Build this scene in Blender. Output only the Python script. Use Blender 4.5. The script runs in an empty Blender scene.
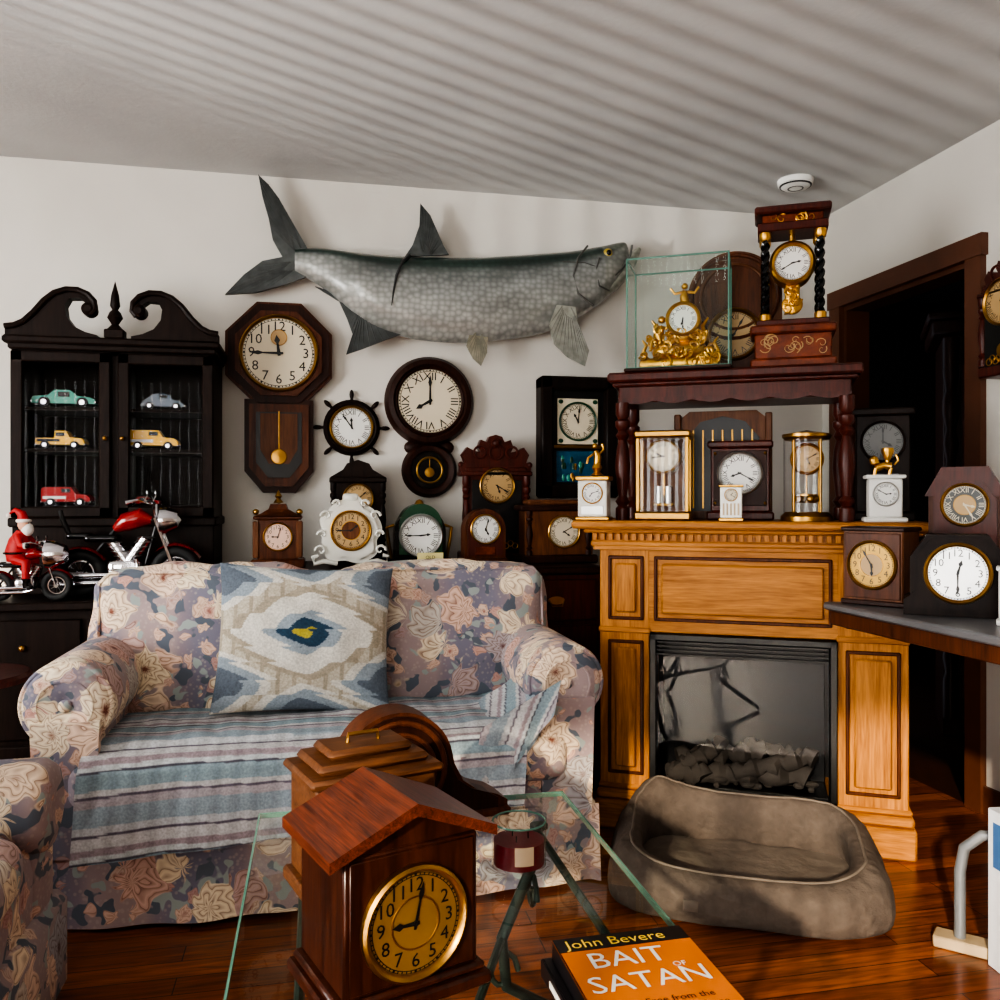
import bpy,bmesh,math,random
from mathutils import Vector,Matrix,noise
random.seed(7)
pi=math.pi;cos=math.cos;sin=math.sin
sc=bpy.context.scene
# ------------------------------------------------------------------ materials
def lin(c):
    return tuple(((x/255)/12.92 if x/255<=.04045 else ((x/255+.055)/1.055)**2.4) for x in c)+(1,)
MATS={}
class NT:
    def __init__(s,name):
        s.m=bpy.data.materials.new(name);s.m.use_nodes=True;s.n=s.m.node_tree.nodes;s.l=s.m.node_tree.links
        s.n.clear();s.out=s.n.new('ShaderNodeOutputMaterial');s.b=s.n.new('ShaderNodeBsdfPrincipled')
        s.l.new(s.b.outputs[0],s.out.inputs[0]);MATS[name]=s.m
    def node(s,t,ins=None,**kw):
        n=s.n.new('ShaderNode'+t)
        for k,v in kw.items(): setattr(n,k,v)
        for k,v in (ins or {}).items():
            if isinstance(v,bpy.types.NodeSocket): s.l.new(v,n.inputs[k])
            else: n.inputs[k].default_value=v
        return n
    def set(s,**kw):
        for k,v in kw.items():
            k=k.replace('_',' ')
            if isinstance(v,bpy.types.NodeSocket): s.l.new(v,s.b.inputs[k])
            else: s.b.inputs[k].default_value=v
    def ramp(s,fac,stops,interp='LINEAR'):
        n=s.node('ValToRGB',{0:fac});e=n.color_ramp;e.interpolation=interp
        while len(e.elements)<len(stops): e.elements.new(.5)
        for i,(p,c) in enumerate(stops):
            e.elements[i].position=p;e.elements[i].color=lin(c)
        return n.outputs[0]
    def mix(s,f,a,b,mode='MIX'):
        n=s.node('MixRGB',{0:f,1:a,2:b},blend_type=mode);return n.outputs[0]
    def math(s,op,a,b=0.,c=0.):
        return s.node('Math',{0:a,1:b,2:c},operation=op).outputs[0]
    def coord(s,scale=(1,1,1),kind='Object',rot=(0,0,0)):
        t=s.node('TexCoord');m=s.node('Mapping',{'Vector':t.outputs[kind],'Scale':scale,'Rotation':rot});return m.outputs[0]
    def bump(s,h,strength=.3,dist=.01):
        n=s.node('Bump',{'Height':h,'Strength':strength,'Distance':dist});s.set(Normal=n.outputs[0])
def plain(name,c,rough=.5,metal=0,var=.12,vs=25,coat=0,bump=0,dist=.004):
    t=NT(name);nz=t.node('TexNoise',{'Vector':t.coord(),'Scale':vs,'Detail':4.})
    c=lin(c);a=tuple(x*(1-var) for x in c[:3])+(1,);b=tuple(min(1,x*(1+var)) for x in c[:3])+(1,)
    t.set(Base_Color=t.mix(nz.outputs[0],a,b),Roughness=rough,Metallic=metal,Coat_Weight=coat)
    if bump: t.bump(nz.outputs[0],bump,dist)
    return t
def wood(name,c1,c2,rough=.45,stretch=(12,12,1.2),coat=.03,contrast=.3,spec=.2):
    t=NT(name);v=t.coord(stretch)
    n1=t.node('TexNoise',{'Vector':v,'Scale':3.,'Detail':6.,'Distortion':1.2})
    n2=t.node('TexNoise',{'Vector':v,'Scale':14.,'Detail':3.})
    f=t.mix(.35,n1.outputs[0],n2.outputs[0])
    t.set(Base_Color=t.ramp(f,[(.5-contrast*.7,c1),(.5+contrast*.5,c2)]),Roughness=rough,Coat_Weight=coat,Coat_Roughness=.2,Specular_IOR_Level=spec)
    t.bump(f,.12,.003)
def glass(name,tint=(1,1,1),f0=.04,rough=0.0,edge=1.0):
    t=NT(name);t.n.remove(t.b)
    tr=t.node('BsdfTransparent',{0:tint+(1,)});gl=t.node('BsdfGlossy',{'Roughness':rough})
    lw=t.node('LayerWeight',{'Blend':.5});p=t.math('POWER',lw.outputs['Facing'],5.)
    r=t.math('ADD',t.math('MULTIPLY',p,(1-f0)*edge),f0)
    mx=t.node('MixShader',{0:r,1:tr.outputs[0],2:gl.outputs[0]})
    t.l.new(mx.outputs[0],t.out.inputs[0])
wood('darkwood',(30,15,11),(58,31,22));wood('blackwood',(18,12,10),(38,26,21),.5,spec=.15)
wood('redwood',(46,17,13),(88,37,26),.36,spec=.3);wood('walnut',(54,28,18),(98,55,33),.4)
wood('oak',(132,80,34),(200,136,66),.42,(16,16,1.2));wood('oakh',(132,80,34),(200,136,66),.42,(1.2,16,16))
wood('rosewood',(28,12,9),(64,32,20),.28,(14,14,1.5),.15,.3);wood('rosetop',(30,10,7),(112,54,32),.3,(40,1.5,40),.2,.3,.3)
wood('tanwood',(62,38,24),(108,70,44),.42,(1.5,14,14))
wood('midbrown',(70,41,26),(114,71,44),.42)
wood('inlay',(60,24,16),(128,62,36),.3,(6,6,6))
plain('black',(14,14,15),.4);plain('blackgloss',(10,10,11),.12)
plain('brass',(170,130,68),.33,1);plain('gold',(206,158,76),.34,1,.25,60,bump=.3);plain('silver',(190,190,188),.33,1)
plain('chrome',(225,225,230),.1,1,.02);plain('iron',(58,72,66),.45,.5)
plain('cream',(218,207,182),.5,0,.04,8);plain('white',(226,226,221),.45,0,.04,8);plain('tan',(184,152,104),.45,0,.08,10)
plain('pinkdial',(222,186,166),.45);plain('goldface',(158,124,62),.38,.7,.3,18);plain('porcelain',(218,217,208),.2,0,.06,30,.4)
plain('blackdial',(30,34,30),.3);plain('green',(30,70,48),.3);plain('redpaint',(140,16,14),.22,0,.1,8,.5)
plain('red',(170,24,24),.6);plain('skin',(214,160,130),.6);plain('beard',(232,228,222),.9,0,.1,60,bump=.6)
plain('teal',(60,150,130),.25,coat=.5);plain('yellow',(240,184,10),.3,coat=.5);plain('greycar',(84,98,112),.25,coat=.5)
plain('rubber',(22,22,22),.7);plain('cardy',(226,214,150),.6);plain('orange',(206,112,24),.4,0,.12,6)
plain('bookblack',(26,24,28),.3);plain('pages',(226,216,196),.8);plain('yellowtext',(240,206,80),.4)
plain('wax',(100,14,28),.35);plain('label',(200,180,150),.6);plain('greytube',(128,132,136),.35,.3);plain('beige',(186,164,130),.5)
plain('ghost',(92,82,74),.95,0,.35,30,bump=.8,dist=.01);plain('ghostin',(114,104,94),.95,0,.35,20,bump=.7,dist=.01)
plain('darkdial',(80,80,77),.35);plain('logs',(84,77,70),.9,0,.6,14,bump=1.);plain('marble',(112,112,114),.35,0,.35,9)
plain('eye',(170,150,70),.15);plain('bluegl',(40,84,110),.2,0,.9,22);plain('whitepanel',(226,230,236),.5);plain('bluepanel',(70,110,160),.5)
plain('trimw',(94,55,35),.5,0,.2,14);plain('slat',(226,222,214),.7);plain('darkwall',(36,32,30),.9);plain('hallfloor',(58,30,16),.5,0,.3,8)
glass('glass',f0=.025);glass('tglass',(.93,.98,.955),.04);glass('smoked',(.85,.85,.86),.006,0,.3);glass('insert',(.7,.72,.75),.032,.02,.4)
plain('glassedge',(96,140,126),.15)
t=NT('wallpaint');v=t.coord();n=t.node('TexNoise',{'Vector':v,'Scale':1.6,'Detail':4.});n2=t.node('TexNoise',{'Vector':v,'Scale':140.,'Detail':2.})
t.set(Base_Color=t.ramp(n.outputs[0],[(.3,(206,202,194)),(.7,(218,214,206))]),Roughness=.75);t.bump(n2.outputs[0],.12,.002)
t=NT('ceilpaint');v=t.coord();n=t.node('TexNoise',{'Vector':v,'Scale':2.,'Detail':5.});n2=t.node('TexNoise',{'Vector':v,'Scale':60.,'Detail':4.})
t.set(Base_Color=t.ramp(n.outputs[0],[(.3,(182,182,181)),(.7,(196,196,194))]),Roughness=.9);t.bump(n2.outputs[0],.2,.004)
t=NT('floorwood');v=t.coord((1,1,1))
br=t.node('TexBrick',{'Vector':v,'Color1':lin((126,64,28)),'Color2':lin((180,102,48)),'Mortar':lin((40,18,8)),'Scale':1.,'Mortar Size':.0015,'Brick Width':.9,'Row Height':.075,'Bias':0.})
br.offset=.37
nz=t.node('TexNoise',{'Vector':t.coord((3,40,1)),'Scale':2.,'Detail':6.,'Distortion':.8})
g=t.ramp(nz.outputs[0],[(.3,(130,120,110)),(.7,(255,255,255))])
t.set(Base_Color=t.mix(.85,br.outputs[0],g,'MULTIPLY'),Roughness=.3,Coat_Weight=.2,Coat_Roughness=.15)
# floral upholstery: peony-like blooms with petal rings, leaves and a striped ground
t=NT('floral');v=t.coord()
nd=t.node('TexNoise',{'Vector':v,'Scale':11.,'Detail':2.})
vd=t.node('MixRGB',{0:.035,1:v,2:nd.outputs[1]},blend_type='LINEAR_LIGHT').outputs[0]
def flower(scale,off,rad,k):
    vv=t.node('VectorMath',{0:vd,1:off},operation='ADD').outputs[0]
    vo=t.node('TexVoronoi',{'Vector':vv,'Scale':scale});sb=t.node('VectorMath',{0:vv,1:vo.outputs['Position']},operation='SUBTRACT')
    sp=t.node('SeparateXYZ',{0:sb.outputs[0]});hx=t.math('ADD',sp.outputs[0],sp.outputs[1])
    an=t.math('ARCTAN2',sp.outputs[2],hx)
    pc=t.math('COSINE',t.math('MULTIPLY_ADD',an,float(k),t.math('MULTIPLY',vo.outputs['Distance'],9.)))
    d=t.math('MULTIPLY',vo.outputs['Distance'],t.math('MULTIPLY_ADD',pc,.13,1.))
    mask=t.ramp(d,[(rad,(255,255,255)),(rad+.025,(0,0,0))])
    fr=t.math('FRACT',t.math('MULTIPLY_ADD',d,7.,t.math('MULTIPLY',pc,.25)))
    ring=t.ramp(fr,[(0.,(160,138,132)),(.18,(218,206,196)),(.6,(255,252,246)),(1.,(236,226,214))])
    cc=t.node('SeparateColor',{0:vo.outputs['Color']}).outputs[0]
    fc=t.ramp(cc,[(0.,(240,228,206)),(.4,(238,216,200)),(.55,(210,172,164)),(.7,(172,176,188)),(.8,(238,228,210)),(1.,(238,226,204))])
    ctr=t.ramp(d,[(.05,(160,112,104)),(.14,(255,255,255))])
    return mask,t.mix(1.,t.mix(1.,fc,ring,'MULTIPLY'),ctr,'MULTIPLY')
sep=t.node('SeparateXYZ',{0:v});s2=t.math('MULTIPLY_ADD',t.math('SINE',t.math('MULTIPLY',sep.outputs[0],15.)),.5,.5)
band=t.ramp(s2,[(.25,(164,146,146)),(.45,(140,128,136)),(.8,(122,120,136))])
nb=t.node('TexVoronoi',{'Vector':v,'Scale':70.})
bg=t.mix(t.ramp(nb.outputs['Distance'],[(.2,(150,150,150)),(.4,(0,0,0))]),band,lin((196,180,168)))
nl=t.node('TexNoise',{'Vector':vd,'Scale':19.,'Detail':1.});bg=t.mix(t.ramp(nl.outputs[0],[(.59,(0,0,0)),(.61,(255,255,255))]),bg,lin((96,104,116)))
nl3=t.node('TexNoise',{'Vector':vd,'Scale':20.,'Detail':1.});bg=t.mix(t.ramp(nl3.outputs[0],[(.36,(255,255,255)),(.38,(0,0,0))]),bg,lin((156,166,164)))
m2,f2=flower(15.,(3.1,1.7,5.2),.32,5);m1,f1=flower(7.5,(0.,0.,0.),.49,7)
c=t.mix(m2,bg,t.mix(.45,f2,lin((186,138,130))));c=t.mix(m1,c,f1)
wl=t.node('TexNoise',{'Vector':v,'Scale':220.,'Detail':2.})
t.set(Base_Color=c,Roughness=.9,Sheen_Weight=.1);t.bump(wl.outputs[0],.3,.002)
def attrmat(name,rough,kind):
    t=NT(name);a=t.node('Attribute',attribute_name='Col')
    if kind=='cloth':
        v=t.coord();n=t.node('TexNoise',{'Vector':v,'Scale':160.,'Detail':2.})
        g=t.ramp(n.outputs[0],[(.3,(215,215,215)),(.7,(255,255,255))])
        t.set(Base_Color=t.mix(1.,a.outputs[0],g,'MULTIPLY'),Roughness=rough);t.bump(n.outputs[0],.4,.002)
    else:
        v=t.coord((1,.5,1.15));vo=t.node('TexVoronoi',{'Vector':v,'Scale':40.,'Randomness':.55})
        g=t.ramp(vo.outputs['Distance'],[(.1,(255,255,255)),(.65,(176,180,178))])
        n=t.node('TexNoise',{'Vector':t.coord((1,1,2.5)),'Scale':5.,'Detail':6.});g2=t.ramp(n.outputs[0],[(.3,(170,172,172)),(.7,(255,255,255))])
        c=t.mix(.7,a.outputs[0],g,'MULTIPLY')
        t.set(Base_Color=t.mix(.7,c,g2,'MULTIPLY'),Roughness=rough,Metallic=.15,Coat_Weight=1.,Coat_Roughness=.12);t.bump(vo.outputs['Distance'],-.22,.004)
attrmat('cloth',.9,'cloth');attrmat('fishskin',.28,'fish')
t=NT('fin');a=t.node('Attribute',attribute_name='Col');n=t.node('TexNoise',{'Vector':t.coord((1,1,1)),'Scale':30.,'Detail':4.})
t.set(Base_Color=t.mix(.6,a.outputs[0],t.ramp(n.outputs[0],[(.3,(120,120,120)),(.7,(255,255,255))]),'MULTIPLY'),Roughness=.5);t.bump(n.outputs[0],.3,.003)
# ------------------------------------------------------------------ builder
TXT={}
def textmesh(s):
    if s in TXT: return TXT[s]
    cu=bpy.data.curves.new('t','FONT');cu.body=s;cu.align_x='CENTER';cu.align_y='CENTER';cu.resolution_u=2;cu.size=1
    o=bpy.data.objects.new('t',cu);sc.collection.objects.link(o);bpy.context.view_layer.update()
    me=bpy.data.meshes.new_from_object(o.evaluated_get(bpy.context.evaluated_depsgraph_get()))
    TXT[s]=([v.co.copy() for v in me.vertices],[tuple(p.vertices) for p in me.polygons])
    bpy.data.objects.remove(o);bpy.data.meshes.remove(me);bpy.data.curves.remove(cu);return TXT[s]
ROM=['XII','I','II','III','IIII','V','VI','VII','VIII','IX','X','XI'];ARA=['12']+[str(i) for i in range(1,12)]
class B:
    def __init__(s,name): s.name=name;s.v=[];s.f=[];s.fm=[];s.c=[];s.mats=[];s.M=Matrix.Identity(4)
    def add(s,vs,fs,mat,cols=None):
        if mat not in s.mats: s.mats.append(mat)
        k=s.mats.index(mat);o=len(s.v)
        s.v+=[s.M@Vector(p) for p in vs];s.f+=[tuple(i+o for i in f) for f in fs];s.fm+=[k]*len(fs)
        s.c+=cols if cols else [(1,1,1)]*len(vs)
    def box(s,x0,x1,y0,y1,z0,z1,mat,bev=.002):
        lo=(min(x0,x1),min(y0,y1),min(z0,z1));hi=(max(x0,x1),max(y0,y1),max(z0,z1))
        b=min(bev,*[(hi[i]-lo[i])*.45 for i in range(3)])
        ix={};vs=[]
        for sx in (0,1):
            for sy in (0,1):
                for sz in (0,1):
                    sg=(sx,sy,sz)
                    for k in range(3):
                        p=[]
                        for i in range(3):
                            e=hi[i] if sg[i] else lo[i]
                            if i!=k: e+= -b if sg[i] else b
                            p.append(e)
                        ix[(sg,k)]=len(vs);vs.append(p)
        fs=[]
        for k in range(3):
            i,j=[q for q in range(3) if q!=k]
            for e in (0,1):
                r=[]
                for a,c in ((0,0),(1,0),(1,1),(0,1)):
                    g=[0,0,0];g[k]=e;g[i]=a;g[j]=c;r.append(ix[(tuple(g),k)])
                fs.append(r)
            for a in (0,1):
                for c in (0,1):
                    r=[]
                    for kk,e in ((i,0),(i,1),(j,1),(j,0)):
                        g=[0,0,0];g[i]=a;g[j]=c;g[k]=e;r.append(ix[(tuple(g),kk)])
                    fs.append(r)
        for g in [(a,b2,c) for a in (0,1) for b2 in (0,1) for c in (0,1)]: fs.append([ix[(g,k)] for k in range(3)])
        s.add(vs,fs,mat)
    def lathe(s,prof,c,mat,ax='Z',seg=32,a0=0,a1=2*pi):
        vs=[];full=abs(a1-a0-2*pi)<1e-6;n=seg if full else seg+1
        for r,h in prof:
            for i in range(n):
                a=a0+(a1-a0)*i/seg;p=(r*cos(a),r*sin(a))
                q={'Z':(p[0],p[1],h),'Y':(p[0],-h,p[1]),'X':(h,p[0],p[1])}[ax]
                vs.append((q[0]+c[0],q[1]+c[1],q[2]+c[2]))
        fs=[]
        for j in range(len(prof)-1):
            for i in range(seg):
                k=(i+1)%n
                fs.append((j*n+i,j*n+k,(j+1)*n+k,(j+1)*n+i))
        s.add(vs,fs,mat)
    def cyl(s,c,r,h,mat,ax='Z',seg=24,r2=None):
        r2=r if r2 is None else r2
        s.lathe([(0,0),(r,0),(r2,h),(0,h)],c,mat,ax,seg)
    def ring(s,c,R,r,mat,ax='Y',seg=36,m=8): s.lathe([(R+r*cos(2*pi*i/m),r*sin(2*pi*i/m)) for i in range(m+1)],c,mat,ax,seg)
    def ball(s,c,r,mat,seg=16):
        if not isinstance(r,(tuple,list)): r=(r,r,r)
        vs=[];fs=[];m=seg//2
        for j in range(m+1):
            p=pi*j/m
            for i in range(seg):
                a=2*pi*i/seg;vs.append((c[0]+r[0]*sin(p)*cos(a),c[1]+r[1]*sin(p)*sin(a),c[2]+r[2]*cos(p)))
        for j in range(m):
            for i in range(seg): fs.append((j*seg+i,j*seg+(i+1)%seg,(j+1)*seg+(i+1)%seg,(j+1)*seg+i))
        s.add(vs,fs,mat)
    def prism(s,poly,y0,y1,mat,ax='Y'):
        n=len(poly);T=(lambda a,b,h:(a,h,b)) if ax=='Y' else ((lambda a,b,h:(a,b,h)) if ax=='Z' else (lambda a,b,h:(h,a,b)))
        vs=[T(a,b,y0) for a,b in poly]+[T(a,b,y1) for a,b in poly]
        fs=[tuple(range(n)),tuple(range(n,2*n))]+[(i,(i+1)%n,n+(i+1)%n,n+i) for i in range(n)]
        s.add(vs,fs,mat)
    def tube(s,pts,r,mat,seg=8,closed=False):
        P=[Vector(p) for p in pts];n=len(P);R=list(r) if isinstance(r,(list,tuple)) else [r]*n
        while len(R)<n: R.append(R[-1])
        vs=[];up=None
        for i,p in enumerate(P):
            if closed: d=P[(i+1)%n]-P[i-1]
            else: d=P[min(i+1,n-1)]-P[max(i-1,0)]
            d.normalize()
            if up is None: up=Vector((0,0,1)) if abs(d.z)<.9 else Vector((1,0,0))
            x=d.cross(up)
            if x.length<1e-4: x=d.orthogonal()
            x.normalize();up=x.cross(d).normalized()
            for k in range(seg):
                a=2*pi*k/seg;vs.append(p+(x*cos(a)+up*sin(a))*R[i])
        fs=[]
        for i in range(n if closed else n-1):
            for k in range(seg): fs.append((i*seg+k,i*seg+(k+1)%seg,((i+1)%n)*seg+(k+1)%seg,((i+1)%n)*seg+k))
        if not closed: fs+=[tuple(range(seg)),tuple(range((n-1)*seg,n*seg))]
        s.add(vs,fs,mat)
    def rbox(s,c,sz,r,mat,n=10,bulge=0,wob=0,wf=7):
        vs=[];fs=[];h=[x/2 for x in sz];key={}
        def pt(a):
            k=tuple(round(q,4) for q in a)
            if k in key: return key[k]
            a=[ (abs(q)**.6)*(1 if q>0 else -1) for q in a]
            p=[a[i]*h[i] for i in range(3)]
            inn=[max(-(h[i]-min(r,h[i])),min(h[i]-min(r,h[i]),p[i])) for i in range(3)]
            d=Vector([p[i]-inn[i] for i in range(3)])
            if d.length>1e-7: d=d.normalized()*r
            d=Vector([max(-min(r,h[i]),min(min(r,h[i]),d[i])) for i in range(3)])
            q=Vector(inn)+d
            if bulge:
                for i in range(3):
                    j,k2=[x for x in range(3) if x!=i]
                    w=(1-a[j]**2)*(1-a[k2]**2)*abs(a[i])
                    q[i]+= (1 if a[i]>0 else -1)*bulge*w
            if wob:
                nn=noise.noise_vector((q+Vector(c))*wf)*wob;q+=nn
            key[k]=len(vs);vs.append((q[0]+c[0],q[1]+c[1],q[2]+c[2]));return key[k]
        for ax in range(3):
            i,j=[q for q in range(3) if q!=ax]
            for sg in (-1,1):
                for u in range(n):
                    for w in range(n):
                        f=[]
                        for a,b in ((u,w),(u+1,w),(u+1,w+1),(u,w+1)):
                            g=[0,0,0];g[ax]=sg;g[i]=-1+2*a/n;g[j]=-1+2*b/n;f.append(pt(g))
                        fs.append(f)
        s.add(vs,fs,mat)
    def grid(s,fn,nu,nv,mat,colf=None,closeu=False):
        vs=[];cs=[];m=nu if closeu else nu+1
        for j in range(nv+1):
            for i in range(m):
                u=i/nu;v=j/nv;vs.append(fn(u,v));cs.append(colf(u,v) if colf else (1,1,1))
        fs=[(j*m+i,j*m+(i+1)%m,(j+1)*m+(i+1)%m,(j+1)*m+i) for j in range(nv) for i in range(nu)]
        s.add(vs,fs,mat,cs)
    def text(s,st,x,y,z,size,mat,rot=0,flat=False):
        vs,fs=textmesh(st);o=[]
        for p in vs:
            a=p.x*cos(rot)-p.y*sin(rot);b=p.x*sin(rot)+p.y*cos(rot)
            o.append((x+a*size,y+b*size,z) if flat else (x+a*size,y,z+b*size))
        s.add(o,fs,mat)
    def dial(s,x,y,z,R,face='cream',bez='brass',num='R',h=10,m=10,nm='black',bw=.1,mid=None):
        s.lathe([(0,0),(R*1.02,0)],(x,y,z),face,'Y',40)
        w=R*bw;s.lathe([(R*.97,0),(R,w*.6),(R+w*.5,w),(R+w,w*.6),(R+w*1.1,0),(R+w*1.1,-w)],(x,y,z),bez,'Y',44)
        e=max(.0006,R*.006)
        if mid: s.lathe([(0,e),(R*.5,e)],(x,y,z),mid,'Y',32);s.ring((x,y-e,z),R*.5,R*.02,bez,'Y',32,6)
        s.lathe([(R*.9,e),(R*.915,e)],(x,y,z),nm,'Y',44);
        if R>.05:
            s.lathe([(R*.95,e),(R*.96,e)],(x,y,z),nm,'Y',44)
            for i in range(60):
                a=2*pi*i/60;d=(sin(a),cos(a));w2=R*(.012 if i%5 else .025);q=(d[1]*w2,-d[0]*w2)
                r0,r1=R*.9,R*.96
                s.add([(x+d[0]*r0+q[0],y-e,z+d[1]*r0+q[1]),(x+d[0]*r0-q[0],y-e,z+d[1]*r0-q[1]),(x+d[0]*r1-q[0],y-e,z+d[1]*r1-q[1]),(x+d[0]*r1+q[0],y-e,z+d[1]*r1+q[1])],[(0,1,2,3)],nm)
        for i in range(12):
            a=2*pi*i/12
            if num=='R': s.text(ROM[i],x+sin(a)*R*.74,y-e*1.5,z+cos(a)*R*.74,R*.34,nm,-a)
            else: s.text(ARA[i],x+sin(a)*R*.73,y-e*1.5,z+cos(a)*R*.73,R*.38,nm,0)
        for ang,L,w in ((2*pi*(h+m/60)/12,R*.5,R*.06),(2*pi*m/60,R*.8,R*.045)):
            d=(sin(ang),cos(ang));q=(d[1]*w,-d[0]*w);y2=y-e*4
            pts=[(-.15,.6),(.0,.8),(.55,.5),(.7,1.3),(1,.05),(1,-.05),(.7,-1.3),(.55,-.5),(0,-.8),(-.15,-.6)]
            s.add([(x+d[0]*L*a+q[0]*b,y2,z+d[1]*L*a+q[1]*b) for a,b in pts],[tuple(range(10))],nm)
        s.cyl((x,y,z),R*.05,e*6,nm,'Y',12)
    def done(s,loc=(0,0,0),rz=0,scale=1,parent=None,ang=38):
        me=bpy.data.meshes.new(s.name);me.from_pydata([tuple(p) for p in s.v],[],s.f)
        for m in s.mats: me.materials.append(MATS[m])
        me.polygons.foreach_set('material_index',s.fm)
        me.polygons.foreach_set('use_smooth',[True]*len(s.f))
        ca=me.color_attributes.new('Col','FLOAT_COLOR','POINT')
        fl=[]
        for c in s.c: fl+=[c[0],c[1],c[2],1]
        ca.data.foreach_set('color',fl)
        bm=bmesh.new();bm.from_mesh(me);bmesh.ops.recalc_face_normals(bm,faces=bm.faces[:]);bm.to_mesh(me);bm.free()
        me.set_sharp_from_angle(angle=math.radians(ang));me.update()
        o=bpy.data.objects.new(s.name,me);sc.collection.objects.link(o)
        o.location=loc;o.rotation_euler=(0,0,math.radians(rz));o.scale=(scale,)*3
        if parent: o.parent=parent
        return o
def octo(R,rot=pi/8,n=8): return [(R*cos(rot+2*pi*i/n),R*sin(rot+2*pi*i/n)) for i in range(n)]
def arch(w,h,n=16,r=None,x=0,z=0):
    r=w/2 if r is None else r
    return [(x-w/2,z),(x+w/2,z)]+[(x+w/2*cos(pi*i/n),z+h-r+r*sin(pi*i/n)) for i in range(n+1)]
def turned(b,x,y,z0,z1,r,mat,seg=20):
    L=z1-z0;p=[(0,0),(.9,0),(.9,.1),(.6,.12),(.95,.16),(.55,.2),(.75,.3),(1.0,.45),(.8,.6),(.5,.68),(.9,.72),(.55,.76),(.95,.8),(.95,.84),(.6,.86),(.9,.9),(.9,1),(0,1)]
    b.lathe([(a*r,z0+h*L) for a,h in p],(x,y,0),mat,'Z',seg)
# ------------------------------------------------------------------ room shell
YB=3.745;XR=2.40;ZC=2.52;YF=-1.6;XL=-3.0
def shell(name,boxes,mat):
    b=B(name)
    for q in boxes: b.box(*q,mat,0)
    return b.done()
shell('floor',[(XL,XR,YF,YB,-.05,0)],'floorwood')
shell('ceiling',[(XL-.1,XR+.1,YF-.1,YB+.1,ZC,ZC+.1)],'ceilpaint')
shell('wall_back',[(XL-.12,XR+.12,YB,YB+.12,0,ZC)],'wallpaint')
shell('wall_right',[(XR,XR+.12,YF-.12,2.78,0,ZC),(XR,XR+.12,3.57,YB,0,ZC),(XR,XR+.12,2.78,3.57,2.05,ZC)],'wallpaint')
shell('wall_left',[(XL-.12,XL,YF-.12,.2,0,ZC),(XL-.12,XL,1.9,YB,0,ZC),(XL-.12,XL,.2,1.9,0,.8),(XL-.12,XL,.2,1.9,2.1,ZC)],'wallpaint')
shell('wall_front',[(XL,-2.8,YF-.12,YF,0,ZC),(-.2,XR,YF-.12,YF,0,ZC),(-2.8,-.2,YF-.12,YF,2.3,ZC),(-2.8,-.2,YF-.12,YF,0,.1)],'wallpaint')
shell('trim_1',[(XR-.025,XR,2.70,2.78,0,2.13),(XR-.025,XR,3.57,3.65,0,2.13),(XR-.03,XR,2.69,3.66,2.05,2.13),(XR,XR+.12,2.78,2.80,0,2.05),(XR,XR+.12,3.55,3.57,0,2.05),(XR,XR+.12,2.8,3.55,2.03,2.05)],'trimw')
shell('baseboard_right',[(XR-.015,XR,YF,2.70,0,.1)],'trimw')
shell('baseboard_back',[(XL,XR,YB-.015,YB,0,.1)],'trimw')
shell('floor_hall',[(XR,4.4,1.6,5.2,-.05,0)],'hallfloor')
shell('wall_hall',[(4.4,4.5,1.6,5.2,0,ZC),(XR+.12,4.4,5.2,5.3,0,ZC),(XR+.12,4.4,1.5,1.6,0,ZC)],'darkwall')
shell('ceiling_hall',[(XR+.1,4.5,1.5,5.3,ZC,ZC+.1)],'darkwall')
b=B('dark_armoire');b.box(-.35,.35,-.25,.25,0,1.95,'darkwood',.01);b.box(-.4,.4,-.3,.28,1.95,2.02,'darkwood',.01);b.box(-.42,.42,-.32,.3,2.02,2.06,'darkwood',.01)
for x in (-.32,.32): turned(b,x,-.27,.1,1.93,.04,'darkwood')
b.box(-.27,-.02,-.262,-.25,.2,1.8,'redwood');b.box(.02,.27,-.262,-.25,.2,1.8,'redwood');b.done((3.40,3.62,0),-35)
b=B('window_1')
for x in (-2.8,-1.52,-.24): b.box(x,x+.04,YF-.1,YF-.06,.1,2.3,'whitepanel')
for z in (.1,2.26): b.box(-2.8,-.2,YF-.1,YF-.06,z,z+.04,'whitepanel')
b.done()
b=B('vertical_blind');b.box(-2.85,-.15,YF+.03,YF+.08,2.3,2.36,'slat')
ph=math.radians(30);x=-2.78
while x<-.2:
    dx,dy=cos(ph)*.043,sin(ph)*.043
    b.add([(x-dx,YF+.06-dy,.12),(x+dx,YF+.06+dy,.12),(x+dx,YF+.06+dy,2.3),(x-dx,YF+.06-dy,2.3)],[(0,1,2,3)],'slat');x+=.082
b.done()
b=B('added_side_window')  # unseen window, added to let the side fill in
for y in (.2,1.86): b.box(XL-.08,XL-.04,y,y+.04,.8,2.1,'whitepanel')
for z in (.8,2.06): b.box(XL-.08,XL-.04,.2,1.9,z,z+.04,'whitepanel')
b.done()
b=B('vertical_blind');b.box(XL+.02,XL+.07,.15,1.95,2.1,2.15,'slat')  # unseen blind, added so its slats cut the spot into ceiling stripes
y=.22
while y<1.9:
    b.add([(XL+.04,y-.008,.8),(XL+.05,y+.008,.8),(XL+.05,y+.008,2.1),(XL+.04,y-.008,2.1)],[(0,1,2,3)],'slat');y+=.036
b.done()
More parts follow.
